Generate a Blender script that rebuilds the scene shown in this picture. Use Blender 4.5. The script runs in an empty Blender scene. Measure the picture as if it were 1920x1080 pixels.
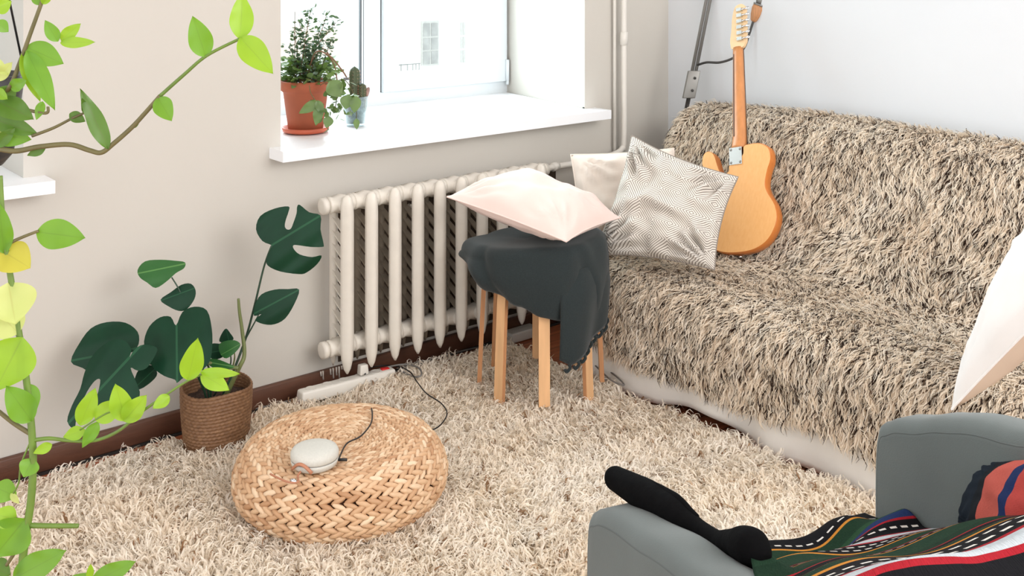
import bpy, bmesh, math, random
import numpy as np
from mathutils import Vector, Matrix, noise
PI = math.pi
random.seed(7)
rng = np.random.default_rng(7)
SC = bpy.context.scene
COL = SC.collection

# ------------------------------------------------------------------ camera
# Room axes: corner of the two walls at the origin; window wall is y=0, sofa wall is x=0.
F_PX, HOR = 2012.0, -80.0
TH = math.radians(50.5)
CAM = Vector((-3.70, -3.356, 1.53))
FW = Vector((math.cos(TH), math.sin(TH), 0))
RT = Vector((math.sin(TH), -math.cos(TH), 0))
UP = Vector((0, 0, 1))


def ray(px, py):
    return FW + RT * ((px - 960) / F_PX) - UP * ((py - HOR) / F_PX)


def P(px, py, t=None, x=None, y=None, z=None):
    d = ray(px, py)
    if x is not None:
        t = (x - CAM.x) / d.x
    elif y is not None:
        t = (y - CAM.y) / d.y
    elif z is not None:
        t = (z - CAM.z) / d.z
    return CAM + d * t


def RF(r, f, z=0.0):
    v = CAM + RT * r + FW * f
    v.z = z
    return v


cd = bpy.data.cameras.new('camera')
cam = bpy.data.objects.new('camera', cd)
COL.objects.link(cam)
cam.location = CAM
cam.rotation_euler = (PI / 2, 0, TH - PI / 2)
cd.sensor_width = 36
cd.lens = 36 * F_PX / 1920
cd.shift_y = -(540 - HOR) / 1920
cd.clip_start = 0.05
cd.clip_end = 300
SC.camera = cam
SC.view_settings.view_transform = 'Standard'
SC.view_settings.look = 'None'
SC.view_settings.gamma = 1
SC.view_settings.use_curve_mapping = False
SC.view_settings.exposure = 0.0


# ------------------------------------------------------------------ materials
def lin(c):
    out = []
    for v in c[:3]:
        v = v / 255.0
        out.append(v / 12.92 if v <= 0.04045 else ((v + 0.055) / 1.055) ** 2.4)
    return (out[0], out[1], out[2], 1.0)


class NT:
    def __init__(self, name):
        self.m = bpy.data.materials.new(name)
        self.m.use_nodes = True
        self.t = self.m.node_tree
        self.t.nodes.clear()
        self.out = self.t.nodes.new('ShaderNodeOutputMaterial')

    def n(self, typ, **kw):
        nd = self.t.nodes.new('ShaderNode' + typ)
        for k, v in kw.items():
            if k.startswith('_'):
                setattr(nd, k[1:], v)
            else:
                nd.inputs[k.replace('0', ' ')].default_value = v
        return nd

    def l(self, a, b):
        self.t.links.new(a, b)

    def math(self, op, a, b=None, c=None):
        nd = self.t.nodes.new('ShaderNodeMath')
        nd.operation = op
        for i, v in enumerate((a, b, c)):
            if v is None:
                continue
            if isinstance(v, (int, float)):
                nd.inputs[i].default_value = v
            else:
                self.l(v, nd.inputs[i])
        return nd.outputs[0]

    def ramp(self, fac, stops, interp='LINEAR'):
        nd = self.t.nodes.new('ShaderNodeValToRGB')
        nd.color_ramp.interpolation = interp
        els = nd.color_ramp.elements
        while len(els) > 1:
            els.remove(els[-1])
        els[0].position = stops[0][0]
        els[0].color = lin(stops[0][1])
        for p, c in stops[1:]:
            e = els.new(p)
            e.color = lin(c)
        self.l(fac, nd.inputs[0])
        return nd.outputs[0]

    def mix(self, fac, a, b, blend='MIX'):
        nd = self.t.nodes.new('ShaderNodeMix')
        nd.data_type = 'RGBA'
        nd.blend_type = blend
        for s, v in ((nd.inputs[0], fac), (nd.inputs[6], a), (nd.inputs[7], b)):
            if isinstance(v, (int, float)):
                s.default_value = v
            elif isinstance(v, tuple):
                s.default_value = lin(v)
            else:
                self.l(v, s)
        return nd.outputs[2]

    def coord(self, kind='Object'):
        return self.n('TexCoord').outputs[kind]

    def noise(self, scale, detail=3, vec=None, rough=0.5, stretch=None):
        nd = self.n('TexNoise')
        nd.inputs['Scale'].default_value = scale
        nd.inputs['Detail'].default_value = detail
        nd.inputs['Roughness'].default_value = rough
        v = vec if vec is not None else self.coord()
        if stretch:
            mp = self.n('Mapping')
            mp.inputs['Scale'].default_value = stretch
            self.l(v, mp.inputs[0])
            v = mp.outputs[0]
        self.l(v, nd.inputs['Vector'])
        return nd.outputs[0]

    def bsdf(self, col, rough=0.6, metal=0.0, bump=None, bump_s=0.3, bump_d=0.003, sheen=0.0, spec=0.5, trans=0.0, transl=None):
        b = self.n('BsdfPrincipled')
        if isinstance(col, tuple):
            b.inputs['Base Color'].default_value = lin(col)
        else:
            self.l(col, b.inputs['Base Color'])
        if isinstance(rough, (int, float)):
            b.inputs['Roughness'].default_value = rough
        else:
            self.l(rough, b.inputs['Roughness'])
        b.inputs['Metallic'].default_value = metal
        b.inputs['Specular IOR Level'].default_value = spec
        b.inputs['Sheen Weight'].default_value = sheen
        b.inputs['Transmission Weight'].default_value = trans
        if bump is not None:
            bp = self.n('Bump')
            bp.inputs['Strength'].default_value = bump_s
            bp.inputs['Distance'].default_value = bump_d
            self.l(bump, bp.inputs['Height'])
            self.l(bp.outputs[0], b.inputs['Normal'])
        res = b.outputs[0]
        if transl is not None:
            tr = self.n('BsdfTranslucent')
            if isinstance(transl[1], tuple):
                tr.inputs[0].default_value = lin(transl[1])
            else:
                self.l(transl[1], tr.inputs[0])
            mx = self.n('MixShader')
            mx.inputs[0].default_value = transl[0]
            self.l(res, mx.inputs[1])
            self.l(tr.outputs[0], mx.inputs[2])
            res = mx.outputs[0]
        self.l(res, self.out.inputs[0])
        return self.m


def simple(name, col, rough=0.6, metal=0.0, var=0.06, vscale=6, bscale=None, bs=0.2, bd=0.002, sheen=0.0, spec=0.5, stretch=None):
    t = NT(name)
    c2 = tuple(max(0, v * (1 - var * 2)) for v in col)
    c1 = tuple(min(255, v * (1 + var)) for v in col)
    nz = t.noise(vscale, 4, stretch=stretch)
    c = t.mix(nz, c2, c1)
    bump = t.noise(bscale, 3, stretch=stretch) if bscale else None
    return t.bsdf(c, rough, metal, bump, bs, bd, sheen, spec)


M = {}
M['wall'] = simple('wall_paint', (202, 197, 189), 0.85, var=0.012, vscale=1.5, bscale=60, bs=0.12, bd=0.002, spec=0.2)
M['wall_white'] = simple('white_wall_paint', (222, 225, 229), 0.85, var=0.012, vscale=1.5, bscale=60, bs=0.1, bd=0.002, spec=0.2)
M['ceiling'] = simple('ceiling_paint', (238, 236, 232), 0.9, var=0.01)
M['sill'] = simple('sill_plastic', (244, 245, 248), 0.35, var=0.01)
M['upvc'] = simple('window_plastic', (224, 230, 234), 0.35, var=0.01)
M['gasket'] = simple('rubber_gasket', (92, 95, 99), 0.6)
M['base'] = simple('skirting_brown_paint', (96, 62, 46), 0.5, var=0.12, vscale=9, bscale=40, bs=0.2, stretch=(1, 1, 6))
M['drip'] = simple('white_paint_drips', (205, 195, 185), 0.6)
M['radiator'] = simple('radiator_enamel', (228, 221, 210), 0.4, var=0.03, vscale=18, bscale=90, bs=0.25, bd=0.0015)
M['gap_shade'] = simple('shaded_enamel', (150, 138, 122), .8, var=.12, vscale=20)  # darker enamel: shade of the radiator gaps put into the colour
M['pipe'] = simple('pipe_paint', (222, 217, 209), 0.4, var=0.02, bscale=50)
M['birch'] = simple('birch_veneer', (226, 178, 130), 0.45, var=0.07, vscale=10, stretch=(4, 4, .5))
M['ply'] = simple('plywood_edge', (196, 140, 96), 0.55, var=0.12, vscale=40, stretch=(8, 8, .3))
M['steel'] = simple('grey_metal', (138, 136, 132), 0.4, 0.5, var=0.05)
M['steel_dark'] = simple('dark_metal', (70, 68, 66), 0.45, 0.4)
M['chrome'] = simple('chrome', (215, 218, 222), 0.15, 1.0, var=0.02)
M['black_plastic'] = simple('black_plastic', (22, 22, 24), 0.45)
M['white_plastic'] = simple('white_plastic', (226, 222, 214), 0.4, var=0.02)
M['hole'] = simple('socket_hole', (45, 42, 40), 0.7)
M['red'] = simple('red_switch', (205, 40, 40), 0.3)
M['cable_grey'] = simple('grey_cable', (120, 116, 112), 0.5)
M['terracotta'] = simple('terracotta', (176, 92, 62), 0.75, var=0.1, vscale=9, bscale=60, bs=0.2)
M['saucer'] = simple('terracotta_saucer', (206, 98, 68), 0.45, var=0.06)
M['soil'] = simple('potting_soil', (58, 42, 34), 0.95, var=0.5, vscale=90, bscale=110, bs=1, bd=0.006)
M['dark_pot'] = simple('dark_ceramic', (40, 38, 40), 0.4)
M['twig'] = simple('woody_twig', (120, 86, 62), 0.7, var=0.15)
M['cactus'] = simple('cactus_skin', (74, 84, 56), 0.6, var=0.15, vscale=30)
M['spine'] = simple('cactus_spine', (212, 170, 140), 0.6)
M['pink'] = simple('pink_linen', (236, 212, 204), 0.85, var=0.02, vscale=5, bscale=420, bs=0.25, bd=0.001, sheen=0.2, spec=0.2)
M['beige_cloth'] = simple('beige_cotton', (236, 225, 214), 0.9, var=0.02, bscale=300, bs=0.2, bd=0.001, spec=0.2)
M['white_cloth'] = simple('white_cotton', (240, 236, 234), 0.9, var=0.015, bscale=300, bs=0.15, bd=0.001, spec=0.2)
M['tan_cloth'] = simple('tan_cotton_back', (214, 192, 172), 0.9, var=0.03, bscale=300, bs=0.2, bd=0.001, spec=0.2)
M['sheet'] = simple('white_sheet', (242, 237, 230), 0.9, var=0.03, bscale=14, bs=0.3, bd=0.006, spec=0.2)
M['charcoal'] = simple('charcoal_wool', (44, 51, 52), 0.95, var=0.1, vscale=260, bscale=400, bs=0.5, bd=0.0015, sheen=0.15, spec=0.15)
M['grey_fabric'] = simple('grey_upholstery', (100, 107, 106), 0.9, var=0.05, vscale=7, bscale=380, bs=0.25, bd=0.001, sheen=0.15, spec=0.2)
M['grey_seam'] = simple('grey_seam_thread', (92, 98, 97), 0.9)
M['black_cloth'] = simple('black_velvet_cloth', (11, 11, 12), 0.95, var=0.2, vscale=30, bscale=60, bs=0.5, bd=.004, sheen=0.0, spec=0.08)
M['sofa_base'] = simple('sofa_cover', (196, 184, 170), 0.9)
M['wood_leg'] = simple('dark_wood_leg', (84, 56, 40), 0.5)
M['throw_back'] = simple('fur_backing', (84, 66, 54), 0.95, var=0.2, vscale=50, spec=0.1)
M['rug_back'] = simple('rug_backing', (196, 176, 150), 0.95, var=0.12, vscale=40, spec=0.1)
M['guitar_side'] = simple('amber_lacquered_side', (208, 124, 58), 0.3, var=0.05)
M['neck'] = simple('maple_neck', (206, 138, 84), 0.35, var=0.08, vscale=8, stretch=(6, 6, .6))
M['head'] = simple('pale_maple_headstock', (232, 196, 150), 0.35, var=0.04)
M['fretboard'] = simple('dark_stripe_wood', (70, 46, 34), 0.5)
M['speaker'] = simple('pale_grey_speaker_shell', (206, 204, 196), 0.6, var=0.03, vscale=200, bscale=700, bs=0.3, bd=0.0005)
M['leather'] = simple('tan_leather', (184, 124, 94), 0.5)
M['facade'] = simple('facade_plaster', (244, 240, 236), 0.9, var=0.01)
M['facade_warm'] = simple('warm_facade_plaster', (236, 214, 200), 0.9, var=0.02)
M['far_glass'] = simple('far_window_glass', (176, 172, 168), 0.4, var=0.15, vscale=1.5)
M['far_frame'] = simple('far_window_frame', (205, 200, 194), 0.6)
M['roof_dark'] = simple('roof_edge_metal', (70, 68, 68), 0.6)


def mk_guitar():
    t = NT('ash_body_lacquer')
    g = t.noise(4, 5, stretch=(30, 30, 1.2))
    c = t.ramp(g, [(0.25, (228, 168, 104)), (0.7, (234, 178, 116))])
    return t.bsdf(c, 0.3)


M['guitar'] = mk_guitar()


def mk_floor():
    t = NT('reddish_floorboards')
    co = t.coord()
    sep = t.n('SeparateXYZ')
    t.l(co, sep.inputs[0])
    v = t.math('MULTIPLY', sep.outputs[1], 9.0)
    fr = t.math('FRACT', v)
    gap = t.math('LESS_THAN', fr, 0.03)
    nz = t.noise(6, 5, stretch=(1, 12, 1))
    c = t.ramp(nz, [(0.3, (128, 70, 44)), (0.55, (170, 98, 64)), (0.75, (188, 118, 80))])
    c = t.mix(gap, c, (50, 30, 22))
    return t.bsdf(c, 0.35, bump=nz, bump_s=0.1)


M['floor'] = mk_floor()


def mk_fur(name, stops, rough=0.8, trl=.3):
    t = NT(name)
    a = t.n('Attribute', _attribute_name='shade')
    c = t.ramp(a.outputs['Fac'], stops)
    return t.bsdf(c, rough, sheen=0.1, spec=0.2, transl=(trl, c))


M['rug'] = mk_fur('cream_wool_pile', [(0, (150, 116, 86)), (0.06, (196, 164, 132)), (0.12, (246, 229, 205)), (0.5, (251, 240, 224)), (1, (255, 249, 240))], trl=.4)
M['fur'] = mk_fur('beige_fur_strands', [(0, (40, 24, 18)), (0.17, (62, 42, 30)), (0.23, (162, 134, 110)), (0.34, (234, 216, 194)), (0.6, (248, 235, 217)), (1, (254, 247, 236))], trl=.42)  # darkest stops put the shaded gaps between locks into strand colour


def mk_weave(name, stops):
    t = NT(name)
    a = t.n('Attribute', _attribute_name='shade')
    c = t.ramp(a.outputs['Fac'], stops)
    nz = t.noise(90, 3)
    c = t.mix(t.math('MULTIPLY', nz, 0.25), c, (130, 84, 50))
    return t.bsdf(c, 0.55, bump=nz, bump_s=0.4, bump_d=0.002)


M['pouf'] = mk_weave('banana_fibre', [(0, (184, 140, 102)), (0.5, (214, 176, 138)), (1, (238, 212, 180))])
M['pouf_core'] = simple('dark_fibre_core', (92, 56, 36), 0.9)
M['basket'] = mk_weave('seagrass', [(0, (92, 64, 42)), (0.5, (124, 90, 62)), (1, (156, 120, 86))])


def mk_leaf(name, c1, c2, transl=0.3, tc=None, rough=0.35, vein=None, spec=.5):
    t = NT(name)
    nz = t.noise(14, 3)
    c = t.mix(nz, c1, c2)
    if vein:
        u = t.n('UVMap')
        sp = t.n('SeparateXYZ')
        t.l(u.outputs[0], sp.inputs[0])
        d = t.math('ABSOLUTE', sp.outputs[0])
        f = t.math('LESS_THAN', d, 0.035)
        c = t.mix(t.math('MULTIPLY', f, 0.6), c, vein)
    return t.bsdf(c, rough, spec=spec, transl=(transl, tc or c2))


M['leaf_dark'] = mk_leaf('dark_monstera_leaf', (6, 40, 26), (16, 62, 40), 0.06, (30, 90, 40), 0.45, (46, 96, 66), spec=.25)
M['leaf_mid'] = mk_leaf('green_monstera_leaf', (26, 74, 36), (52, 110, 54), 0.15, (90, 160, 50), 0.35, (110, 160, 90))
M['leaf_lime'] = mk_leaf('lime_vine_leaf', (120, 166, 34), (160, 196, 52), 0.42, (170, 205, 50), 0.4, (120, 150, 50))
M['leaf_green'] = mk_leaf('green_vine_leaf', (84, 132, 34), (124, 170, 52), 0.4, (140, 190, 50), 0.4, (90, 120, 40))
M['leaf_deep'] = mk_leaf('deep_green_vine_leaf', (64, 98, 34), (96, 132, 46), 0.3, (110, 150, 40), 0.4, (90, 90, 50))
M['leaf_yellow'] = mk_leaf('yellowing_vine_leaf', (176, 172, 52), (205, 196, 80), 0.45, (225, 215, 90), 0.45, (160, 150, 60))
M['leaf_pale'] = mk_leaf('pale_vine_leaf', (180, 196, 104), (208, 214, 140), 0.45, (220, 225, 140), 0.45, (180, 180, 100))
M['stem'] = simple('green_stem', (98, 124, 46), 0.5, var=0.15, vscale=25)
M['stem_brown'] = simple('woody_vine_stem', (104, 96, 58), 0.6, var=0.2, vscale=25)
M['stem_dark'] = simple('dark_petiole', (38, 66, 48), 0.4)
M['stalk'] = simple('olive_stalk', (112, 122, 72), 0.5, var=0.15)
M['sill_leaf'] = mk_leaf('succulent_leaf', (64, 92, 48), (118, 142, 84), 0.2, (120, 150, 60), 0.35)
M['sill_leaf_fine'] = mk_leaf('small_shrub_leaf', (50, 72, 56), (96, 118, 92), 0.2, (100, 130, 70), 0.4)


def mk_glass(name, tint=(240, 248, 250), gl=0.12):
    t = NT(name)
    tr = t.n('BsdfTransparent')
    tr.inputs[0].default_value = lin(tint)
    g = t.n('BsdfGlossy')
    g.inputs['Roughness'].default_value = 0.03
    lw = t.n('LayerWeight')
    lw.inputs[0].default_value = 0.35
    mx = t.n('MixShader')
    t.l(t.math('MULTIPLY', lw.outputs['Facing'], gl * 3), mx.inputs[0])
    t.l(tr.outputs[0], mx.inputs[1])
    t.l(g.outputs[0], mx.inputs[2])
    t.l(mx.outputs[0], t.out.inputs[0])
    return t.m


M['glass'] = mk_glass('window_glass')
M['cup_glass'] = mk_glass('clear_cup_glass', (226, 236, 238), 0.25)


def mk_pattern():
    t = NT('diamond_weave_cotton')
    u = t.n('UVMap')
    wn = t.n('TexNoise')
    wn.inputs['Scale'].default_value = 3
    t.l(u.outputs[0], wn.inputs['Vector'])
    sp = t.n('SeparateXYZ')
    t.l(u.outputs[0], sp.inputs[0])
    cx = t.math('MULTIPLY', sp.outputs[0], 3.2)
    cy = t.math('MULTIPLY', sp.outputs[1], 3.2)
    ax = t.math('ABSOLUTE', t.math('SUBTRACT', t.math('FRACT', cx), 0.5))
    ay = t.math('ABSOLUTE', t.math('SUBTRACT', t.math('FRACT', cy), 0.5))
    d = t.math('ADD', ax, ay)
    s = t.math('FRACT', t.math('ADD', t.math('MULTIPLY', d, 13.0), t.math('MULTIPLY', wn.outputs[0], 0.6)))
    line = t.math('LESS_THAN', s, 0.42)
    c = t.mix(t.math('MULTIPLY', line, 0.8), (228, 222, 214), (112, 100, 90))
    return t.bsdf(c, 0.9, bump=t.noise(300), bump_s=0.2, bump_d=0.001, spec=0.2)


M['pattern'] = mk_pattern()


def mk_stripes(name, stops, dash=True, span=1.0):
    t = NT(name)
    u = t.n('UVMap')
    sp = t.n('SeparateXYZ')
    t.l(u.outputs[0], sp.inputs[0])
    wob = t.noise(6, 2, vec=u.outputs[0])
    v = t.math('ADD', sp.outputs[1], t.math('MULTIPLY', t.math('SUBTRACT', wob, 0.5), 0.012))
    c = t.ramp(v, stops, 'CONSTANT')
    th = t.noise(1.0, 2, vec=u.outputs[0], stretch=(500, 60, 1))
    c = t.mix(t.math('MULTIPLY', th, 0.5), c, (20, 18, 20))
    if dash:
        f = t.math('FRACT', t.math('MULTIPLY', sp.outputs[0], 22.0))
        on = t.math('LESS_THAN', f, 0.6)
        for cen in dash:
            b = t.math('LESS_THAN', t.math('ABSOLUTE', t.math('SUBTRACT', v, cen)), 0.0045)
            c = t.mix(t.math('MULTIPLY', b, on), c, (225, 220, 214))
    bp = t.noise(1.0, 2, vec=u.outputs[0], stretch=(300, 80, 1))
    return t.bsdf(c, 0.95, bump=bp, bump_s=0.6, bump_d=0.003, spec=0.1)


K = (22, 22, 26)
ORG = (226, 150, 60)
RED = (176, 36, 48)
GRN = (34, 62, 44)
BLU = (38, 56, 104)
WHT = (206, 214, 220)
M['kilim'] = mk_stripes('striped_woven_blanket', [
    (0, K), (.055, ORG), (.07, GRN), (.13, (46, 80, 54)), (.17, BLU), (.215, RED), (.228, K), (.30, RED), (.31, WHT), (.35, RED), (.36, K),
    (.45, ORG), (.468, GRN), (.56, (30, 60, 40)), (.60, RED), (.612, K), (.685, ORG), (.70, GRN), (.86, (28, 54, 38)), (.93, RED), (.945, K)], dash=(.03, .26, .385, .42, .64))
M['kilim_cushion'] = mk_stripes('coral_striped_weave', [
    (0, K), (.06, (30, 40, 52)), (.30, (30, 34, 40)), (.40, (214, 104, 92)), (.62, BLU), (.70, (206, 84, 78)), (.82, K), (.92, ORG)], dash=())


# ------------------------------------------------------------------ mesh builder
class MB:
    def __init__(self):
        self.v = []
        self.f = []
        self.uv = {}
        self.mi = []
        self.sm = []
        self.shade = []

    def add(self, vs, fs, smooth=True, mi=0, shade=0.5, uvs=None):
        o = len(self.v)
        self.v += [tuple(p) for p in vs]
        self.shade += [shade] * len(vs)
        if uvs:
            for i, u in enumerate(uvs):
                self.uv[o + i] = u
        for f in fs:
            self.f.append(tuple(i + o for i in f))
            self.mi.append(mi)
            self.sm.append(smooth)
        return o

    def box(self, a, b, mi=0):
        x0, y0, z0 = a
        x1, y1, z1 = b
        self.hexa([(x0, y0, z0), (x1, y0, z0), (x1, y1, z0), (x0, y1, z0), (x0, y0, z1), (x1, y0, z1), (x1, y1, z1), (x0, y1, z1)], mi)

    def hexa(self, p, mi=0):
        self.add(p, [(0, 3, 2, 1), (4, 5, 6, 7), (0, 1, 5, 4), (1, 2, 6, 5), (2, 3, 7, 6), (3, 0, 4, 7)], False, mi)

    def tube(self, pts, rad, n=8, mi=0, cap=True, shade=0.5, flat=1.0, flatdir=None):
        pts = [Vector(p) for p in pts]
        if isinstance(rad, (int, float)):
            rad = [rad] * len(pts)
        vs = []
        ref = None
        for i, p in enumerate(pts):
            d = (pts[min(i + 1, len(pts) - 1)] - pts[max(i - 1, 0)])
            if d.length < 1e-9:
                d = Vector((0, 0, 1))
            d.normalize()
            if flatdir is not None:
                a = Vector(flatdir) - d * d.dot(Vector(flatdir))
                a.normalize()
            elif ref is None:
                a = d.orthogonal().normalized()
            else:
                a = ref - d * ref.dot(d)
                a = a.normalized() if a.length > 1e-6 else d.orthogonal().normalized()
            ref = a
            b = d.cross(a)
            for k in range(n):
                an = 2 * PI * k / n
                vs.append(p + (a * math.cos(an) * flat + b * math.sin(an)) * rad[i])
        fs = []
        m = len(pts)
        for i in range(m - 1):
            for k in range(n):
                k2 = (k + 1) % n
                fs.append((i * n + k, i * n + k2, (i + 1) * n + k2, (i + 1) * n + k))
        if cap:
            fs.append(tuple(range(n - 1, -1, -1)))
            fs.append(tuple((m - 1) * n + k for k in range(n)))
        self.add(vs, fs, True, mi, shade)

    def lathe(self, prof, c=(0, 0, 0), n=40, mi=0, axis=None):
        c = Vector(c)
        q = Vector((0, 0, 1)).rotation_difference(Vector(axis).normalized()) if axis else None
        vs = []
        for r, z in prof:
            for k in range(n):
                a = 2 * PI * k / n
                p = Vector((r * math.cos(a), r * math.sin(a), z))
                if q:
                    p = q @ p
                vs.append(c + p)
        fs = []
        for i in range(len(prof) - 1):
            for k in range(n):
                k2 = (k + 1) % n
                fs.append((i * n + k, i * n + k2, (i + 1) * n + k2, (i + 1) * n + k))
        if prof[0][0] > 1e-5:
            fs.append(tuple(range(n - 1, -1, -1)))
        if prof[-1][0] > 1e-5:
            fs.append(tuple((len(prof) - 1) * n + k for k in range(n)))
        self.add(vs, fs, True, mi)

    def grid(self, fn, nu, nv, mi=0, uvfn=None, wrapu=False, smooth=True):
        vs, uvs = [], []
        for j in range(nv + 1):
            for i in range(nu + (0 if wrapu else 1)):
                u, v = i / nu, j / nv
                vs.append(fn(u, v))
                uvs.append(uvfn(u, v) if uvfn else (u, v))
        W = nu if wrapu else nu + 1
        fs = []
        for j in range(nv):
            for i in range(nu):
                i2 = (i + 1) % W if wrapu else i + 1
                fs.append((j * W + i, j * W + i2, (j + 1) * W + i2, (j + 1) * W + i))
        self.add(vs, fs, smooth, mi, uvs=uvs)

    def ellipsoid(self, c, ax, ay, az, n=8, m=5, shade=0.5, mi=0):
        c = Vector(c)
        vs = []
        for j in range(m + 1):
            t = -PI / 2 + PI * j / m
            for k in range(n):
                a = 2 * PI * k / n
                vs.append(c + ax * math.sin(t) + (ay * math.cos(a) + az * math.sin(a)) * math.cos(t))
        fs = []
        for j in range(m):
            for k in range(n):
                k2 = (k + 1) % n
                fs.append((j * n + k, j * n + k2, (j + 1) * n + k2, (j + 1) * n + k))
        self.add(vs, fs, True, mi, shade)

    def build(self, name, mats, parent=None, bevel=0.0, bseg=3, subsurf=0, solid=0.0, recalc=True, origin=None, soff=0):
        me = bpy.data.meshes.new(name)
        o = Vector(origin) if origin is not None else Vector((0, 0, 0))
        vv = [(p[0] - o.x, p[1] - o.y, p[2] - o.z) for p in self.v]
        me.from_pydata(vv, [], self.f)
        if not isinstance(mats, (list, tuple)):
            mats = [mats]
        for m in mats:
            me.materials.append(m)
        me.polygons.foreach_set('material_index', self.mi)
        me.polygons.foreach_set('use_smooth', self.sm)
        at = me.attributes.new('shade', 'FLOAT', 'POINT')
        at.data.foreach_set('value', self.shade)
        if self.uv:
            uvl = me.uv_layers.new(name='UVMap')
            arr = np.zeros(len(me.loops) * 2, dtype=np.float32)
            li = np.zeros(len(me.loops), dtype=np.int32)
            me.loops.foreach_get('vertex_index', li)
            for i, vi in enumerate(li):
                u = self.uv.get(int(vi), (0, 0))
                arr[2 * i], arr[2 * i + 1] = u
            uvl.data.foreach_set('uv', arr)
        if recalc or bevel:
            bm = bmesh.new()
            bm.from_mesh(me)
            if bevel:
                bmesh.ops.remove_doubles(bm, verts=bm.verts, dist=1e-5)
                bmesh.ops.bevel(bm, geom=list(bm.edges), offset=bevel, segments=bseg, profile=0.5, affect='EDGES')
                for f in bm.faces:
                    f.smooth = True
            if recalc:
                bmesh.ops.recalc_face_normals(bm, faces=bm.faces)
            bm.to_mesh(me)
            bm.free()
        ob = bpy.data.objects.new(name, me)
        COL.objects.link(ob)
        if origin is not None:
            ob.location = o
        if parent is not None:
            ob.parent = parent
            pw, q_ = Vector((0, 0, 0)), parent
            while q_ is not None:
                pw = pw + q_.location
                q_ = q_.parent
            ob.location = o - pw
        if solid:
            md = ob.modifiers.new('thickness', 'SOLIDIFY')
            md.thickness = solid
            md.offset = soff
        if subsurf:
            md = ob.modifiers.new('smooth', 'SUBSURF')
            md.levels = subsurf
            md.render_levels = subsurf
        return ob


def thing(name, loc, label=None, cat=None, group=None, kind=None):
    o = bpy.data.objects.new(name, None)
    o.empty_display_size = 0.05
    COL.objects.link(o)
    o.location = loc
    return tag(o, label, cat, group, kind)


def tag(o, label=None, cat=None, group=None, kind=None):
    if label:
        o['label'] = label
    if cat:
        o['category'] = cat
    if group:
        o['group'] = group
    if kind:
        o['kind'] = kind
    return o


def crom(pts, n=8, closed=False):
    pts = [Vector(p) for p in pts]
    out = []
    m = len(pts)
    rngi = range(m if closed else m - 1)
    for i in rngi:
        if closed:
            p0, p1, p2, p3 = pts[(i - 1) % m], pts[i], pts[(i + 1) % m], pts[(i + 2) % m]
        else:
            p0, p1, p2, p3 = pts[max(i - 1, 0)], pts[i], pts[i + 1], pts[min(i + 2, m - 1)]
        for k in range(n):
            t = k / n
            out.append(0.5 * ((2 * p1) + (p2 - p0) * t + (2 * p0 - 5 * p1 + 4 * p2 - p3) * t * t + (3 * p1 - p0 - 3 * p2 + p3) * t ** 3))
    if not closed:
        out.append(pts[-1].copy())
    return out


def nz3(x, y, z):
    return noise.noise(Vector((x, y, z)))


# ------------------------------------------------------------------ room shell
WT = 0.75       # thickness of the window wall
ZS = 0.88       # sill top
ZH = 2.62
w1a, w1b = -1.965, -0.529
w2a, w2b = -4.24, -2.80
mb = MB()
mb.box((-5.2, 0, 0), (w2a, WT, 3.05))
mb.box((w2b, 0, 0), (w1a, WT, 3.05))
mb.hexa([(w1b, 0, 0), (0.3, 0, 0), (0.3, WT, 0), (w1b + .12, WT, 0), (w1b, 0, 3.05), (0.3, 0, 3.05), (0.3, WT, 3.05), (w1b + .12, WT, 3.05)])
for a, b in ((w2a, w2b), (w1a, w1b + .12)):
    mb.box((a, 0, 0), (b if b < -1 else w1b, WT, ZS - .03))
    mb.box((a, 0, ZH), (b if b < -1 else w1b, WT, 3.05))
mb.box((w1b, .01, 0), (w1b + .12, WT, ZS - .03))
tag(mb.build('wall_left', M['wall']), kind='structure')
mb = MB()
mb.box((0, -5.0, 0), (.25, 0, 3.05))
tag(mb.build('wall_right', M['wall_white']), kind='structure')
mb = MB()
mb.box((-5.2, -5.0, -.12), (.25, .75, 0))
tag(mb.build('floor', M['floor']), kind='structure')
mb = MB()
mb.box((-5.2, -5.0, 3.05), (.25, .75, 3.2))
tag(mb.build('ceiling', M['ceiling']), kind='structure')
mb = MB()
mb.box((-5.2, -.022, .006), (0, 0, .074))
bl = tag(mb.build('baseboard_left', M['base'], bevel=.004, bseg=2), kind='structure')
mb = MB()
mb.box((-5.2, -.03, .0), (0, -.018, .006))
mb.build('floor_gap', M['hole'], bl)
mb = MB()
for i, (px, py, ln) in enumerate([(602, 699, .016), (606, 698, .03), (620, 694, .02), (625, 693, .036), (631, 692, .028), (636, 691, .04), (641, 690, .012)]):
    p = P(px, py, y=-.024)
    mb.tube([(p.x, -.0225, .076), (p.x, -.0235, .076 - ln * .6), (p.x + .001, -.0235, .076 - ln)], [.0035, .0025, .0032], 6)
mb.build('paint_drip', M['drip'], bl)
mb = MB()
mb.box((-.022, -5.0, 0), (0, -.022, .074))
tag(mb.build('baseboard_right', M['base'], bevel=.004, bseg=2), kind='structure')


# ------------------------------------------------------------------ windows
def X(px):
    return P(px, 100, y=.66).x


def Zf(px, py):
    return P(px, py, y=.66).z


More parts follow.
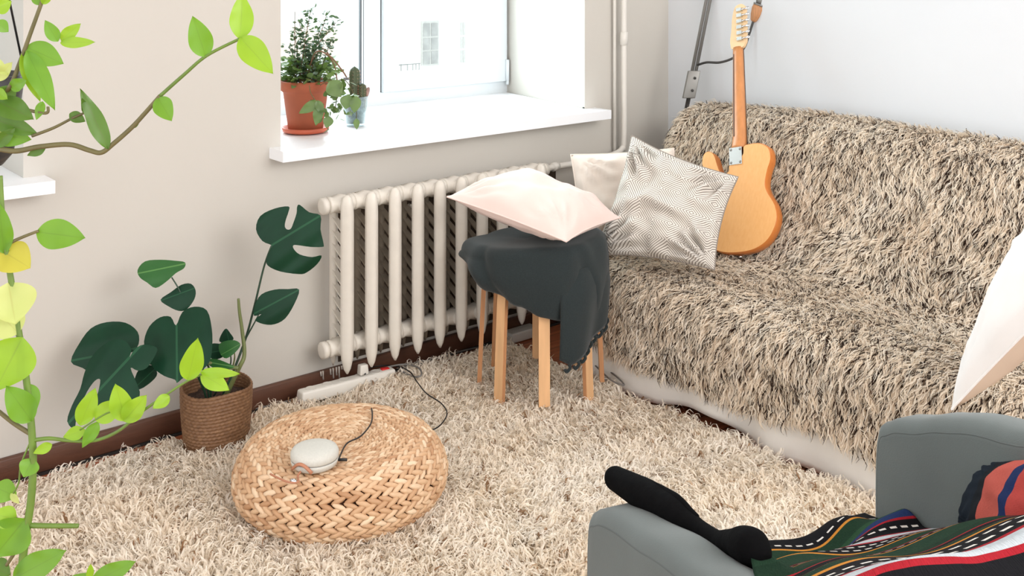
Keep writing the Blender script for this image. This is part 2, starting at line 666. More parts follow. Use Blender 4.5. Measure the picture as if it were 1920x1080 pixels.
def window(name, x0, x1, main):
    w = thing(name, ((x0 + x1) / 2, .66, ZS), kind='structure')
    L = w.location
    fr = MB()
    xr = x1 + (.10 if main else 0)
    yA, yB = .655, .725
    if main:
        xm0, xm1 = X(677), X(712)
        xs1 = X(945)
        fr.box((x0, yA, ZS), (xr + .03, yB, ZS + .055))
        fr.box((x0, yA, ZH - .06), (xr + .03, yB, ZH))
        fr.box((x0, yA, ZS + .055), (x0 + .05, yB, ZH - .06))
        fr.box((xm0, yA, ZS + .055), (xm1, yB, ZH - .06))
        fr.box((xs1, yA, ZS + .055), (xr + .03, yB, ZH - .06))
    else:
        xm0 = (x0 + x1) / 2 - .04
        xm1 = xm0 + .08
        xs1 = x1 - .05
        fr.box((x0, yA, ZS), (x1, yB, ZS + .055))
        fr.box((x0, yA, ZH - .06), (x1, yB, ZH))
        fr.box((x0, yA, ZS + .055), (x0 + .05, yB, ZH - .06))
        fr.box((xm0, yA, ZS + .055), (xm1, yB, ZH - .06))
        fr.box((xs1, yA, ZS + .055), (x1, yB, ZH - .06))
    fr.build('window_frame', M['upvc'], w)
    # opening sash with its pane
    sh = MB()
    a, b = xm1 + .004, xs1 - .003
    z0, z1 = ZS + .057, ZH - .062
    t = .075
    yS = .635
    sh.box((a, yS, z0), (b, yB, z0 + t))
    sh.box((a, yS, z1 - t), (b, yB, z1))
    sh.box((a, yS, z0 + t), (a + t, yB, z1 - t))
    sh.box((b - t, yS, z0 + t), (b, yB, z1 - t))
    s = sh.build('sash', M['upvc'], w, bevel=0)
    g = MB()
    g.box((a + t - .004, .67, z0 + t - .004), (b - t + .004, .69, z1 - t + .004))
    g.build('pane', M['glass'], s)
    g = MB()
    g.box((x0 + .05, .67, ZS + .055), (xm0, .69, ZH - .06))
    g.build('pane', M['glass'], w)
    g = MB()
    g.box((xm0 - .006, .656, ZS + .055), (xm0 - .001, .668, ZH - .06))
    g.box((xm0 + .008, .6535, ZS + .055), (xm0 + .010, .656, ZH - .06))
    g.box((xm1 + .001, .6525, z0), (xm1 + .005, .66, z1))
    g.build('gasket', M['gasket'], w)
    h = MB()
    zz = Zf(941, 150)
    h.tube([(xs1 - .004, .628, zz), (xs1 - .004, .628, zz + .1)], .009, 10)
    h.tube([(xs1 - .004, .628, zz - .02), (xs1 - .004, .628, zz)], .007, 10)
    h.build('hinge', M['upvc'], s)
    sl = MB()
    xe0, xe1 = x0 - .043, x1 + .061
    sl.box((xe0, -.10, ZS - .037), (xe1, 0.0, ZS))
    sl.box((x0 + .0005, 0, ZS - .03), (x1 - .0005, .66, ZS))
    if main:
        sl.hexa([(x1 - .001, .01, ZS - .03), (x1, .01, ZS - .03), (x1 + .1, .66, ZS - .03), (x1 - .001, .66, ZS - .03),
                 (x1 - .001, .01, ZS), (x1, .01, ZS), (x1 + .1, .66, ZS), (x1 - .001, .66, ZS)])
    sl.build('window_sill', M['sill'], w)
    ld = MB()
    ld.hexa([(x0, .73, ZS + .05), (xr, .73, ZS + .05), (xr, .9, ZS + .02), (x0, .9, ZS + .02),
             (x0, .73, ZS + .056), (xr, .73, ZS + .056), (xr, .9, ZS + .026), (x0, .9, ZS + .026)])
    ld.build('outer_ledge', M['facade'], w)
    return w


window('window_1', w1a, w1b, True)
window('window_2', w2a, w2b, False)

# ------------------------------------------------------------------ outside
b = thing('apartment_building', (8, 48, -14), 'pale apartment facade across the courtyard, seen through the right-hand window sash', 'building')
m = MB()
m.box((-30, 48, -16), (60, 58, 14))
m.build('facade', M['facade'], b)


def far_window(px0, py0, px1, py1, par, yy=47.9, faint=False):
    a_, b_ = P(px0, py0, y=yy), P(px1, py1, y=yy)
    f = MB()
    f.box((a_.x, yy, b_.z), (b_.x, yy + .15, a_.z))
    fo = f.build('window', M['facade'] if faint else M['far_frame'], par)
    g = MB()
    w_, h_ = b_.x - a_.x, a_.z - b_.z
    for (u0, u1) in ((.08, .46), (.54, .92)):
        for (v0, v1) in ((.04, .32), (.36, .62), (.66, .95)):
            g.box((a_.x + u0 * w_, yy - .03, b_.z + v0 * h_), (a_.x + u1 * w_, yy, b_.z + v1 * h_))
    g.build('pane', M['far_frame'] if faint else M['far_glass'], fo)


far_window(791, 40, 823, 122, b)
far_window(862, 38, 873, 120, b, faint=True)
b2 = thing('annex_building', (0, 30, -14), 'warm plaster side building behind the potted plants on the sill', 'building')
m = MB()
a_, c_ = P(588, 60, y=30), P(640, 150, y=30)
m.box((a_.x, 30, -14), (c_.x, 34, a_.z))
m.build('facade', M['facade_warm'], b2)
a_, c_ = P(742, 137, y=20), P(861, 128, y=20)
b3 = thing('lower_roof', (a_.x, 20, -10), 'low roof with dark metal edge and railing below the window view', 'roof')
m = MB()
m.box((a_.x - 1.5, 20.02, -10), (c_.x, 26, a_.z - .08))
m.build('roof_wall', M['facade'], b3)
m = MB()
m.hexa([(a_.x - 1.5, 20, a_.z - .07), (c_.x, 20, c_.z - .12), (c_.x, 20.1, c_.z - .12), (a_.x - 1.5, 20.1, a_.z - .07),
        (a_.x - 1.5, 20, a_.z - .02), (c_.x, 20, c_.z - .08), (c_.x, 20.1, c_.z - .08), (a_.x - 1.5, 20.1, a_.z - .02)])
m.build('roof_edge', M['roof_dark'], b3)
m = MB()
for px in (752, 764, 774, 780, 786):
    p = P(px, 142, y=20.2)
    q = P(px, 120, y=20.2)
    m.tube([(p.x, 20.2, p.z - .1), (p.x, 20.2, q.z)], .012, 6)
p, q = P(748, 122, y=20.2), P(788, 119, y=20.2)
m.tube([p, q], .014, 6)
m.build('railing', M['far_glass'], b3)

# ------------------------------------------------------------------ radiator
RX0 = -1.79
rad = thing('radiator', (RX0, -.1, .10), 'cream cast-iron column radiator under the window sill', 'radiator')
YF, YB = -.148, -.052


def rad_section(x):
    s = MB()
    for yc in (YF, YB):
        kk = 1.15 if yc == YF else .5
        prof = [(.098, .003, .004), (.115, .012, .012), (.15, .020, .018), (.20, .0225, .02), (.4, .0225, .02), (.64, .0225, .02), (.68, .021, .02), (.703, .015, .016), (.712, .005, .006)]
        vs = []
        n = 14
        for z, rx, ry in prof:
            for k in range(n):
                a = 2 * PI * k / n
                ca, sa = math.cos(a), math.sin(a)
                # front edge drawn into a soft ridge
                ridge = .22 if (sa < -.8 and yc == YF) else 0
                z = z if yc == YF else min(z, .69)
                vs.append((x + rx * kk * ca * (1 - .15 * abs(sa)), yc + ry * sa * (1 + ridge), z))
        fs = []
        for i in range(len(prof) - 1):
            for k in range(n):
                k2 = (k + 1) % n
                fs.append((i * n + k, i * n + k2, (i + 1) * n + k2, (i + 1) * n + k))
        fs.append(tuple(range(n)))
        fs.append(tuple((len(prof) - 1) * n + k for k in range(n)))
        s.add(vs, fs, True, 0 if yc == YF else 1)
    for zc in (.18, .675):
        s.tube([(x - .0495, -.1, zc), (x - .042, -.1, zc), (x - .03, -.1, zc), (x, -.1, zc), (x + .03, -.1, zc), (x + .042, -.1, zc), (x + .0495, -.1, zc)], [.027, .03, .026, .034, .026, .03, .027], 16)
        s.tube([(x, YF + .01, zc), (x, YB - .01, zc)], .024, 10)
    # slanting cast webs between the front and the rear column
    for k in range(9):
        z = .21 + k * .046
        s.hexa([(x - .013, YF + .012, z), (x + .013, YF + .012, z), (x + .010, YB - .008, z + .040), (x - .010, YB - .008, z + .040),
                (x - .013, YF + .012, z + .006), (x + .013, YF + .012, z + .006), (x + .010, YB - .008, z + .046), (x - .010, YB - .008, z + .046)], 1)
    return s.build('section', [M['radiator'], M['radiator'] if x < RX0 + .01 else M['gap_shade']], rad, recalc=True)


for i in range(10):
    rad_section(RX0 + i * .098)
for zc in (.18, .675):
    c = MB()
    c.lathe([(0, 0), (.020, 0), (.029, .003), (.029, .02), (.022, .022), (.022, .03)], (RX0 - .075, -.1, zc), 20, axis=(1, 0, 0))
    c.build('end_plug', M['radiator'], rad)
for bx_, bz_ in ((.35, .6), (.7, .6), (.2, .16)):
    c = MB()
    c.tube([(RX0 + bx_, -.04, bz_), (RX0 + bx_, -.006, bz_)], .008, 8)
    c.build('bracket', M['radiator'], rad)
xe = RX0 + 9 * .098 + .05
for zc in (.675, .18):
    c = MB()
    c.tube([(xe - .01, -.1, zc), (xe + .02, -.1, zc)], [.026, .026], 12)
    c.build('coupling_nut', M['radiator'], rad)
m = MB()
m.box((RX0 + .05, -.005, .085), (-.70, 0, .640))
tag(m.build('shade_panel_1', simple('painted_shade_patch', (78, 66, 56), .95, var=.2, vscale=7, spec=.1)), kind='structure')  # dark panel on the wall, painted shade behind the radiator
pp = thing('heating_pipe', (-.345, -.05, .70), 'white painted heating pipe running down beside the window to the radiator', 'pipe')
c = MB()
XP = P(1170, 100, y=-.05).x
zb = P(1170, 283, y=-.05).z
path = crom([(XP, -.05, 3.03), (XP, -.05, 2.0), (XP, -.05, 1.2), (XP, -.05, zb + .06), (XP - .012, -.052, zb + .015), (XP - .06, -.056, zb - .004),
             (XP - .2, -.07, zb - .012), (xe + .06, -.098, .677), (xe + .02, -.1, .675)], 6)
c.tube(path, .0125, 12)
c.build('pipe', M['pipe'], pp)
c = MB()
zz = P(1170, 72, y=-.05).z
c.tube([(XP, -.05, zz - .03), (XP, -.05, zz - .028), (XP, -.05, zz + .028), (XP, -.05, zz + .03)], [.013, .0175, .0175, .013], 12)
c.build('pipe_coupling', M['pipe'], pp)
c = MB()
c.tube([(xe + .055, -.098, .677), (xe + .09, -.09, .678)], .018, 12)
c.build('pipe_coupling', M['pipe'], pp)
c = MB()
c.tube([(XP - .028, -.02, 3.03), (XP - .028, -.02, .1)], .007, 8)
c.build('riser_cable_duct', M['pipe'], pp)


# ------------------------------------------------------------------ fur generator
def fur(name, roots, normals, flows, length, height, width, shade, mat, parent, k=3, darkp=0.0, spread=.008, segs=6, wav=.006, droop=.0):
    N = len(roots)
    R0 = np.repeat(roots, k, 0)
    NN = np.repeat(normals, k, 0)
    FL = np.repeat(flows, k, 0)
    LN = np.repeat(length, k) * rng.uniform(.75, 1.15, N * k)
    HT = np.repeat(height, k) * rng.uniform(.6, 1.3, N * k)
    SH = np.clip(np.repeat(shade, k) + rng.normal(0, .04, N * k), 0, 1)
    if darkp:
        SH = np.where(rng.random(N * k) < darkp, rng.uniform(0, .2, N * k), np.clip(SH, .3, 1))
    side = np.cross(NN, FL)
    side /= np.linalg.norm(side, axis=1, keepdims=True) + 1e-9
    off = rng.normal(0, spread, (N * k, 1)) * side + rng.normal(0, spread, (N * k, 1)) * FL
    R0 = R0 + off
    ph = np.repeat(rng.uniform(0, 2 * PI, N), k) + rng.normal(0, .4, N * k)
    fr = np.repeat(rng.uniform(.6, 1.5, N), k)
    am = np.repeat(rng.uniform(.3, 1.3, N), k) * wav
    V = np.zeros((N * k, segs + 1, 2, 3))
    tw = rng.uniform(-.9, .9, N * k)
    prev = None
    cen = []
    for j in range(segs + 1):
        u = j / segs
        c = R0 + FL * (LN * u)[:, None] + NN * (HT * np.sin(PI * min(1, u * .62 + .05)) * 1.0)[:, None] - NN * .002
        c += side * (am * np.sin(2 * PI * fr * u + ph) * (u * 1.2))[:, None]
        c += NN * (am * .7 * np.sin(2 * PI * fr * u * 1.3 + ph * 1.7) * u)[:, None]
        c -= off * (u ** 1.5 * .7)[..., None] if not np.isscalar(u) else off * (u ** 1.5 * .7)
        c[:, 2] -= droop * u * u
        cen.append(c)
    for j in range(segs + 1):
        u = j / segs
        d = cen[min(j + 1, segs)] - cen[max(j - 1, 0)]
        d /= np.linalg.norm(d, axis=1, keepdims=True) + 1e-9
        up = NN + side * tw[:, None]
        w = np.cross(d, up)
        w /= np.linalg.norm(w, axis=1, keepdims=True) + 1e-9
        hw = width * .5 * (1.0 if u < .5 else 1.0 - (u - .5) * 1.7)
        V[:, j, 0] = cen[j] - w * hw
        V[:, j, 1] = cen[j] + w * hw
    nv = (segs + 1) * 2
    T = N * k
    verts = V.reshape(-1, 3).astype(np.float32)
    base = (np.arange(T) * nv)[:, None, None]
    q = np.array([[2 * j, 2 * j + 1, 2 * j + 3, 2 * j + 2] for j in range(segs)])[None]
    faces = (base + q).reshape(-1)
    me = bpy.data.meshes.new(name)
    me.vertices.add(len(verts))
    me.vertices.foreach_set('co', verts.ravel())
    nf = T * segs
    me.loops.add(nf * 4)
    me.loops.foreach_set('vertex_index', faces.astype(np.int32))
    me.polygons.add(nf)
    me.polygons.foreach_set('loop_start', (np.arange(nf) * 4).astype(np.int32))
    me.update(calc_edges=True)
    me.polygons.foreach_set('use_smooth', np.ones(nf, dtype=bool))
    at = me.attributes.new('shade', 'FLOAT', 'POINT')
    at.data.foreach_set('value', np.repeat(SH, nv).astype(np.float32))
    me.materials.append(mat)
    ob = bpy.data.objects.new(name, me)
    COL.objects.link(ob)
    if parent is not None:
        ob.parent = parent
        ob.location = -parent.location
    return ob


# ------------------------------------------------------------------ rug
RXA, RXB, RYA, RYB = -3.55, -1.055, -2.75, -.125
rug = thing('shaggy_rug', ((RXA + RXB) / 2, (RYA + RYB) / 2, 0), 'cream long-pile shaggy rug covering the wooden floor', 'rug')


def rug_h(x, y):
    return .012 + .010 * (nz3(x * 2.2, y * 2.2, 0) + .5) + .004 * nz3(x * 9, y * 9, 3)


m = MB()
m.grid(lambda u, v: (RXA + u * (RXB - RXA), RYA + v * (RYB - RYA), rug_h(RXA + u * (RXB - RXA), RYA + v * (RYB - RYA))), 70, 70)
m.build('backing', M['rug_back'], rug, solid=.008, soff=-1)


def flow_field(x, y, s, seed):
    return nz3(x * s, y * s, seed) * 2 * PI * 1.3


N = 46000
rx = rng.uniform(RXA, RXB, N * 2)
ry = rng.uniform(RYA, RYB, N * 2)
# what the camera can plausibly see, with a wide margin
dx, dy = rx - CAM.x, ry - CAM.y
fwd = dx * FW.x + dy * FW.y
rgt = dx * RT.x + dy * RT.y
keep = (fwd > 2.1) & (np.abs(rgt / fwd) < .62)
cx0, cx1 = P(560, 770, z=.0).x, P(738, 722, z=.0).x
keep &= ~((rx > cx0 - .02) & (rx < cx1 + .03) & (ry > -.165))
bq = P(406, 846, z=0)
keep &= (rx - bq.x) ** 2 + (ry - bq.y) ** 2 > .112 ** 2
pq = RF(-.475, 2.985)
keep &= (rx - pq.x) ** 2 + (ry - pq.y) ** 2 > .235 ** 2
rx, ry = rx[keep][:N], ry[keep][:N]
N = len(rx)
roots = np.array([(x, y, rug_h(x, y)) for x, y in zip(rx, ry)])
ang = np.array([flow_field(x, y, 1.6, 5.0) + 1.2 * nz3(x * 7, y * 7, 9) - 1.7 for x, y in zip(rx, ry)]) + rng.normal(0, .9, N)
flows = np.stack([np.cos(ang), np.sin(ang), np.zeros(N)], 1)
norms = np.tile(np.array([0, 0, 1.0]), (N, 1))
keepout = []
shade = np.array([.5 + .35 * nz3(x * 3, y * 3, 2) + .25 * nz3(x * 14, y * 14, 7) for x, y in zip(rx, ry)]) + .1
o = fur('pile', roots, norms, flows, rng.uniform(.022, .048, N), rng.uniform(.02, .04, N), .0048, np.where(rng.random(N) < .03, .0, np.clip(shade, .25, 1)), M['rug'], rug, k=3, spread=.006, wav=.011)
tag(o, kind='stuff')

# ------------------------------------------------------------------ sofa
SY0, SY1 = -.30, -2.62
sofa = thing('sofa', (-.5, (SY0 + SY1) / 2, 0), 'low sofa against the white wall, covered by a white sheet and a fur throw', 'sofa')
m = MB()
m.box((-.955, SY1, .05), (-.08, SY0 - .13, .36))
m.build('seat', M['sofa_base'], sofa, bevel=.03)
m = MB()
m.hexa([(-.46, SY1, .30), (-.06, SY1, .30), (-.06, SY0 - .03, .30), (-.46, SY0 - .03, .30), (-.26, SY1, .86), (-.06, SY1, .86), (-.06, SY0 - .03, .86), (-.26, SY0 - .03, .86)])
m.build('backrest', M['sofa_base'], sofa, bevel=.03)
for x in (-.9, -.12):
    for y in (SY0 - .25, SY1 + .1):
        m = MB()
        m.box((x - .025, y - .025, 0), (x + .025, y + .025, .055))
        m.build('leg', M['wood_leg'], sofa)

# white sheet hanging to the floor in front of the sofa
sheet = thing('sofa_sheet', (-1.0, -1.3, 0), 'white cotton sheet hanging from under the fur throw to the floor', 'sheet')


def sheet_fn(u, v):
    y = -.44 + u * (-2.62 + .44)
    hem = .012 + .02 * max(0, nz3(y * 2.2, 0, 4)) + (.035 if -1.28 < y < -.85 else 0) * math.sin((y + 1.28) / .43 * PI) if True else 0
    z = .30 + (hem - .30) * v
    x = -.982 - .022 * math.sin(v * 1.4) - .010 * v * math.sin(y * 17 + 2 * math.sin(y * 5)) - .006 * v * nz3(y * 8, v, 1)
    return (x, y, z)


m = MB()
m.grid(sheet_fn, 140, 14)
m.build('front_panel', M['sheet'], sheet, solid=.003)

# fur throw
throw = thing('fur_throw', (-.5, -1.4, .42), 'long-haired beige fur throw draped over the sofa back and seat', 'throw')
PROF = crom([(-.075, 0, .72), (-.08, 0, .84), (-.12, 0, .895), (-.20, 0, .885), (-.29, 0, .82), (-.38, 0, .62), (-.455, 0, .47), (-.52, 0, .405), (-.66, 0, .395), (-.85, 0, .405),
             (-.96, 0, .385), (-1.005, 0, .33), (-1.015, 0, .25), (-1.02, 0, .165)], 5)
plen = [0]
for i in range(1, len(PROF)):
    plen.append(plen[-1] + (PROF[i] - PROF[i - 1]).length)
PT = plen[-1]


def prof_at(s):
    s = max(0, min(1, s)) * PT
    for i in range(1, len(PROF)):
        if plen[i] >= s:
            t = (s - plen[i - 1]) / max(1e-6, plen[i] - plen[i - 1])
            d = (PROF[i] - PROF[i - 1]).normalized()
            return PROF[i - 1].lerp(PROF[i], t), d
    return PROF[-1], (PROF[-1] - PROF[-2]).normalized()


def throw_pt(u, v):
    """u along the sofa, v down the profile"""
    p, d = prof_at(v)
    ystart = -.285 - .17 * max(0, min(1, (v - .38) / .35))
    y = ystart + u * (-2.62 - ystart)
    nrm = Vector((d.z, 0, -d.x))
    if nrm.x > 0 and nrm.z <= 0:
        nrm = -nrm
    bump = .016 * nz3(y * 2.6, v * 5, 1) + .006 * nz3(y * 8, v * 12, 2)
    q = Vector((p.x, y, p.z)) + nrm * bump
    e = (u * (2.3)) / .09      # rolls over the left end
    if e < 1:
        q = q - nrm * .05 * (1 - e) ** 2
    if v > .9:
        q.z -= .03 * (nz3(y * 3, 0, 8) + .1) * (v - .9) / .1
    return q, nrm, d


m = MB()
m.grid(lambda u, v: throw_pt(u, v)[0], 120, 90)
m.build('backing', M['throw_back'], throw, solid=.006)
# the side hanging down at the left end of the backrest
m = MB()


def side_fn(u, v):
    p, _ = prof_at(u * .62)
    q = throw_pt(0, u * .62)[0]
    return (q.x, q.y + .012 * math.sin(v * 2), q.z - v * (q.z - .36 if q.z > .40 else .02))


m.grid(side_fn, 40, 10)
m.build('side_flap', M['throw_back'], throw, solid=.004)
N = 56000
us = rng.uniform(0, 1, N)
vs_ = rng.uniform(.06, 1, N)
roots = np.zeros((N, 3))
norms = np.zeros((N, 3))
flows = np.zeros((N, 3))
lens = rng.uniform(.035, .065, N)
hts = rng.uniform(.010, .024, N)
shade = np.zeros(N)
for i in range(N):
    q, nr, d = throw_pt(us[i], vs_[i])
    roots[i] = q
    norms[i] = nr
    side = nz3(q.y * 3, vs_[i] * 6, 11) * .5 + nz3(q.y * 11, vs_[i] * 16, 5) * .6
    if .42 < vs_[i] < .72:      # the seat: messy
        side += nz3(q.y * 3, vs_[i] * 6, 31) * 2.2 + random.gauss(0, .35)
        hts[i] *= 1.4
    if us[i] < .03:
        side -= .8
    dd = Vector((d.x, -side, d.z)).normalized()
    flows[i] = dd
    shade[i] = .62 + .22 * nz3(q.y * 5, vs_[i] * 9, 3) + .12 * nz3(q.y * 40, vs_[i] * 45, 6)
    if vs_[i] < .4:
        side *= .55
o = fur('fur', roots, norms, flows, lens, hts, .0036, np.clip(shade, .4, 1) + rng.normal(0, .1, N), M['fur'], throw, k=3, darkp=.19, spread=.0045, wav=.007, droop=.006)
tag(o, kind='stuff')
# fringe of fur at the left side flap
N = 3500
roots = np.zeros((N, 3)); norms = np.zeros((N, 3)); flows = np.zeros((N, 3))
for i in range(N):
    u, v = random.random(), random.random()
    q = side_fn(u, v)
    roots[i] = q
    norms[i] = (-.3, .95, 0)
    flows[i] = (-.2 + random.gauss(0, .3), .1, -.95)
o = fur('side_fur', roots, norms, flows, rng.uniform(.03, .06, N), rng.uniform(.008, .02, N), .0038, rng.uniform(.2, .9, N), M['fur'], throw, k=3, spread=.005, wav=.005)
tag(o, kind='stuff')


# ------------------------------------------------------------------ cushions
def cushion(name, corners, T, mats, label, seed=0, conc=.06, wr=.012, uvs=None, split=False, n=34, pw=.42, flat_bottom=0, piping=None, ridge=None):
    c00, c10, c11, c01 = [Vector(c) for c in corners]
    nrm = (c10 - c00).cross(c01 - c00).normalized()
    ctr = (c00 + c10 + c11 + c01) / 4
    root = thing(name, ctr - UP * 0, label, 'cushion')

    def surf(u, v, s):
        a, b = u * 2 - 1, v * 2 - 1
        aa = a * (1 - conc * (1 - b * b))
        bb = b * (1 - conc * (1 - a * a))
        p = (c00 * (1 - aa) * (1 - bb) + c10 * (1 + aa) * (1 - bb) + c11 * (1 + aa) * (1 + bb) + c01 * (1 - aa) * (1 + bb)) / 4
        e = max(0.0, (1 - a * a) * (1 - b * b))
        h = T * .5 * e ** pw
        r = math.hypot(a, b)
        th = math.atan2(b, a)
        w = wr * nz3(a * 2.0 + seed, b * 2.0, s * 3 + seed) * min(1, e * 4)
        # folds radiating from the corners
        for ca, cb in ((1, 1), (-1, 1), (1, -1), (-1, -1)):
            dd = math.hypot(a - ca, b - cb)
            tt = math.atan2(b - cb, a - ca)
            w += wr * .7 * math.sin(tt * 17 + seed + ca * 2 + cb) * math.exp(-((dd - .45) / .3) ** 2) * min(1, e * 5)
        w += wr * .5 * nz3(a * 4 + seed, b * 4, 7) * min(1, e * 4) + wr * .8 * (.5 - abs(nz3(a * 1.6 + b * 1.1 + seed, b * 2.2 - a, 3))) * min(1, e * 3)
        if ridge:
            w += ridge * math.exp(-((b + .25 + .25 * math.sin(a * 2.4 + seed)) / .1) ** 2) * min(1, e * 3) - ridge * .8 * math.exp(-((b + .45 + .25 * math.sin(a * 2.4 + seed)) / .09) ** 2) * min(1, e * 3)
        if s > 0:
            return p + nrm * (h + w)
        return p - nrm * ((h * (1 - flat_bottom)) + w * .5)
    m = MB()
    m.grid(lambda u, v: surf(u, v, 1), n, n, 0)
    if not split:
        m.grid(lambda u, v: surf(u, v, -1), n, n, 0)
        m.build('cover', mats[0], root)
    else:
        m.build('cover', mats[0], root, recalc=False)
        m = MB()
        m.grid(lambda u, v: surf(u, v, -1), n, n, 0)
        ob = m.build('back_panel', mats[1], root, recalc=False)
        ob['label'] = 'tan back panel'
    m = MB()
    loop = []
    K_ = 24
    for i in range(K_):
        loop.append(surf(i / K_, 0, 1))
    for i in range(K_):
        loop.append(surf(1, i / K_, 1))
    for i in range(K_):
        loop.append(surf(1 - i / K_, 1, 1))
    for i in range(K_ + 1):
        loop.append(surf(0, 1 - i / K_, 1))
    m.tube(loop, piping or .0028, 6, cap=False)
    m.build('seam', mats[-1] if not split else mats[0], root)
    return root


# pink cushion lies on the blanket on the stools
cushion('pink_cushion', [P(838, 369, z=.715), P(1062, 453, z=.62), P(1163, 408, z=.62), P(948, 335, z=.715)], .215, [M['pink']],
        'pale pink linen cushion lying flat on the charcoal blanket on the stools', seed=3, conc=.07, wr=.012, pw=.55, flat_bottom=.40, n=50, piping=.0032)
cushion('beige_cushion', [P(1088, 470, t=4.02), P(1270, 455, t=4.12), P(1264, 278, t=4.30), P(1070, 290, t=4.14)], .16, [M['beige_cloth']],
        'plain off-white cushion in the sofa corner behind the patterned one', seed=9, conc=.04, wr=.02, ridge=.008)
cushion('patterned_cushion', [P(1112, 478, t=3.84), P(1340, 506, t=3.66), P(1384, 332, t=3.80), P(1184, 253, t=3.98)], .20, [M['pattern']],
        'white cushion with thin grey diamond line weave, leaning in front of the guitar', seed=5, conc=.09, wr=.034, n=56, ridge=.012, pw=.45)
cb, ca, cc = P(1784, 768, t=2.70), P(1935, 455, t=3.0), P(2030, 520, t=2.46)
cushion('white_cushion', [cb, cc, ca + cc - cb, ca], .17, [M['white_cloth'], M['tan_cloth']],
        'plump white cushion with tan underside at the right end of the sofa', seed=12, conc=.05, wr=.01, split=True)

# ------------------------------------------------------------------ pouf
PC = RF(-.475, 2.985)
pouf = thing('woven_pouf', PC, 'low round woven banana-fibre pouf standing on the rug', 'pouf')
prof = [Vector((.0, 0, .178))]
ctrl = [(.0, .178), (.10, .180), (.18, .182), (.225, .176), (.258, .158), (.281, .125), (.289, .09), (.281, .055), (.256, .022), (.22, .004)]
pc = crom([(r, 0, z) for r, z in ctrl], 12)
m = MB()
m.lathe([(max(0, p.x - (.010 if p.x > .02 else 0)), p.z - .008 if p.z > .05 else p.z + .002) for p in pc] + [(.0, .005)], PC + UP * .012, 60)
m.build('core', M['pouf_core'], pouf)
m = MB()
nxt = .012
L_ = 0
ring = 0
for i in range(1, len(pc)):
    seg = pc[i] - pc[i - 1]
    sl = seg.length
    while L_ + sl >= nxt:
        t = (nxt - L_) / sl
        q = pc[i - 1].lerp(pc[i], t)
        d = seg.normalized()
        nr = Vector((-d.z, 0, d.x))
        if nr.dot(Vector((q.x, 0, q.z - .08))) < 0:
            nr = -nr
        r = max(q.x, .008)
        f_ = min(1, max(0, (q.x - .12) / .14)) if q.z > .1 else 1.0
        step = .0185 + .008 * f_
        pitch = .0190 + .012 * f_
        cnt = max(5, int(2 * PI * r / pitch))
        pitch = 2 * PI * r / cnt
        for k in range(cnt):
            for h in (-1, 1):
                a = 2 * PI * (k + .25 * h + (ring % 2) * .5) / cnt + random.gauss(0, .03 * pitch / r)
                ca_, sa_ = math.cos(a), math.sin(a)
                out = Vector((ca_, sa_, 0))
                tan = Vector((-sa_, ca_, 0))
                D = out * d.x + UP * d.z
                Nn = out * nr.x + UP * nr.z
                c = PC + out * (r) + UP * (q.z + .012) + D * (h * step * .23)
                ax = (tan * math.cos(.40) - D * h * math.sin(.40)).normalized()
                ay = Nn.cross(ax).normalized()
                jit = random.uniform(.88, 1.1)
                m.ellipsoid(c + Nn * random.uniform(-.001, .001), ax * pitch * .72 * jit, ay * step * .30 * jit, Nn * step * .34, 8, 5, shade=min(1, max(0, random.gauss(.5, .25))))
        ring += 1
        nxt += step
    L_ += sl
m.build('braided_cover', M['pouf'], pouf, recalc=False)

# speaker on the pouf
ZP = .202
sp = P(590, 872, z=ZP)
spk = thing('portable_speaker', sp, 'round pale grey portable speaker with a leather strap on the pouf', 'speaker')
m = MB()
m.lathe([(.0, .001), (.050, .001), (.058, .006), (.0615, .015), (.0615, .021)], sp, 44)
m.build('lower_shell', M['speaker'], spk)
m = MB()
m.lathe([(.060, .022), (.0625, .025), (.0625, .036), (.058, .044), (.048, .048), (.02, .0495), (0, .05)], sp, 44)
m.build('grille', M['speaker'], spk)
m = MB()
m.lathe([(.0605, .0205), (.0612, .0215), (.0605, .0226)], sp, 44)
m.build('join_band', M['steel'], spk)
fr = (-FW * .92 - RT * .38).normalized()
sd = UP.cross(fr)
m = MB()
arc = [sp + fr * (.059 + .006 * math.sin(PI * i / 10)) + sd * (-.030 + .06 * i / 10) + UP * (.010 + .020 * math.sin(PI * i / 10)) for i in range(11)]
m.tube(arc, .0035, 8, flat=1.3)
tl = crom([arc[5] + Vector((0, 0, -.018)), sp + fr * .078 + UP * .006, sp + fr * .10 + sd * .015 + UP * .004, sp + fr * .112 - sd * .004 + UP * .005, sp + fr * .10 - sd * .05 + UP * .004, sp + fr * .09 - sd * .075 + UP * .003], 6)
m.tube(tl, .0026, 6)
m.build('strap', M['leather'], spk)
m = MB()
m.ellipsoid(sp + fr * .104 + sd * .004 + UP * .006, sd * .010, fr * .006, UP * .006, 10, 6)
m.build('strap_bead', M['chrome'], spk)


def cable(name, pts, r, mat, label, cat='cable', n=10):
    m = MB()
    m.tube(crom(pts, n), r, 7)
    return tag(m.build(name, mat, origin=pts[0]), label, cat)


def Q(px, py, z):
    return P(px, py, z=z)


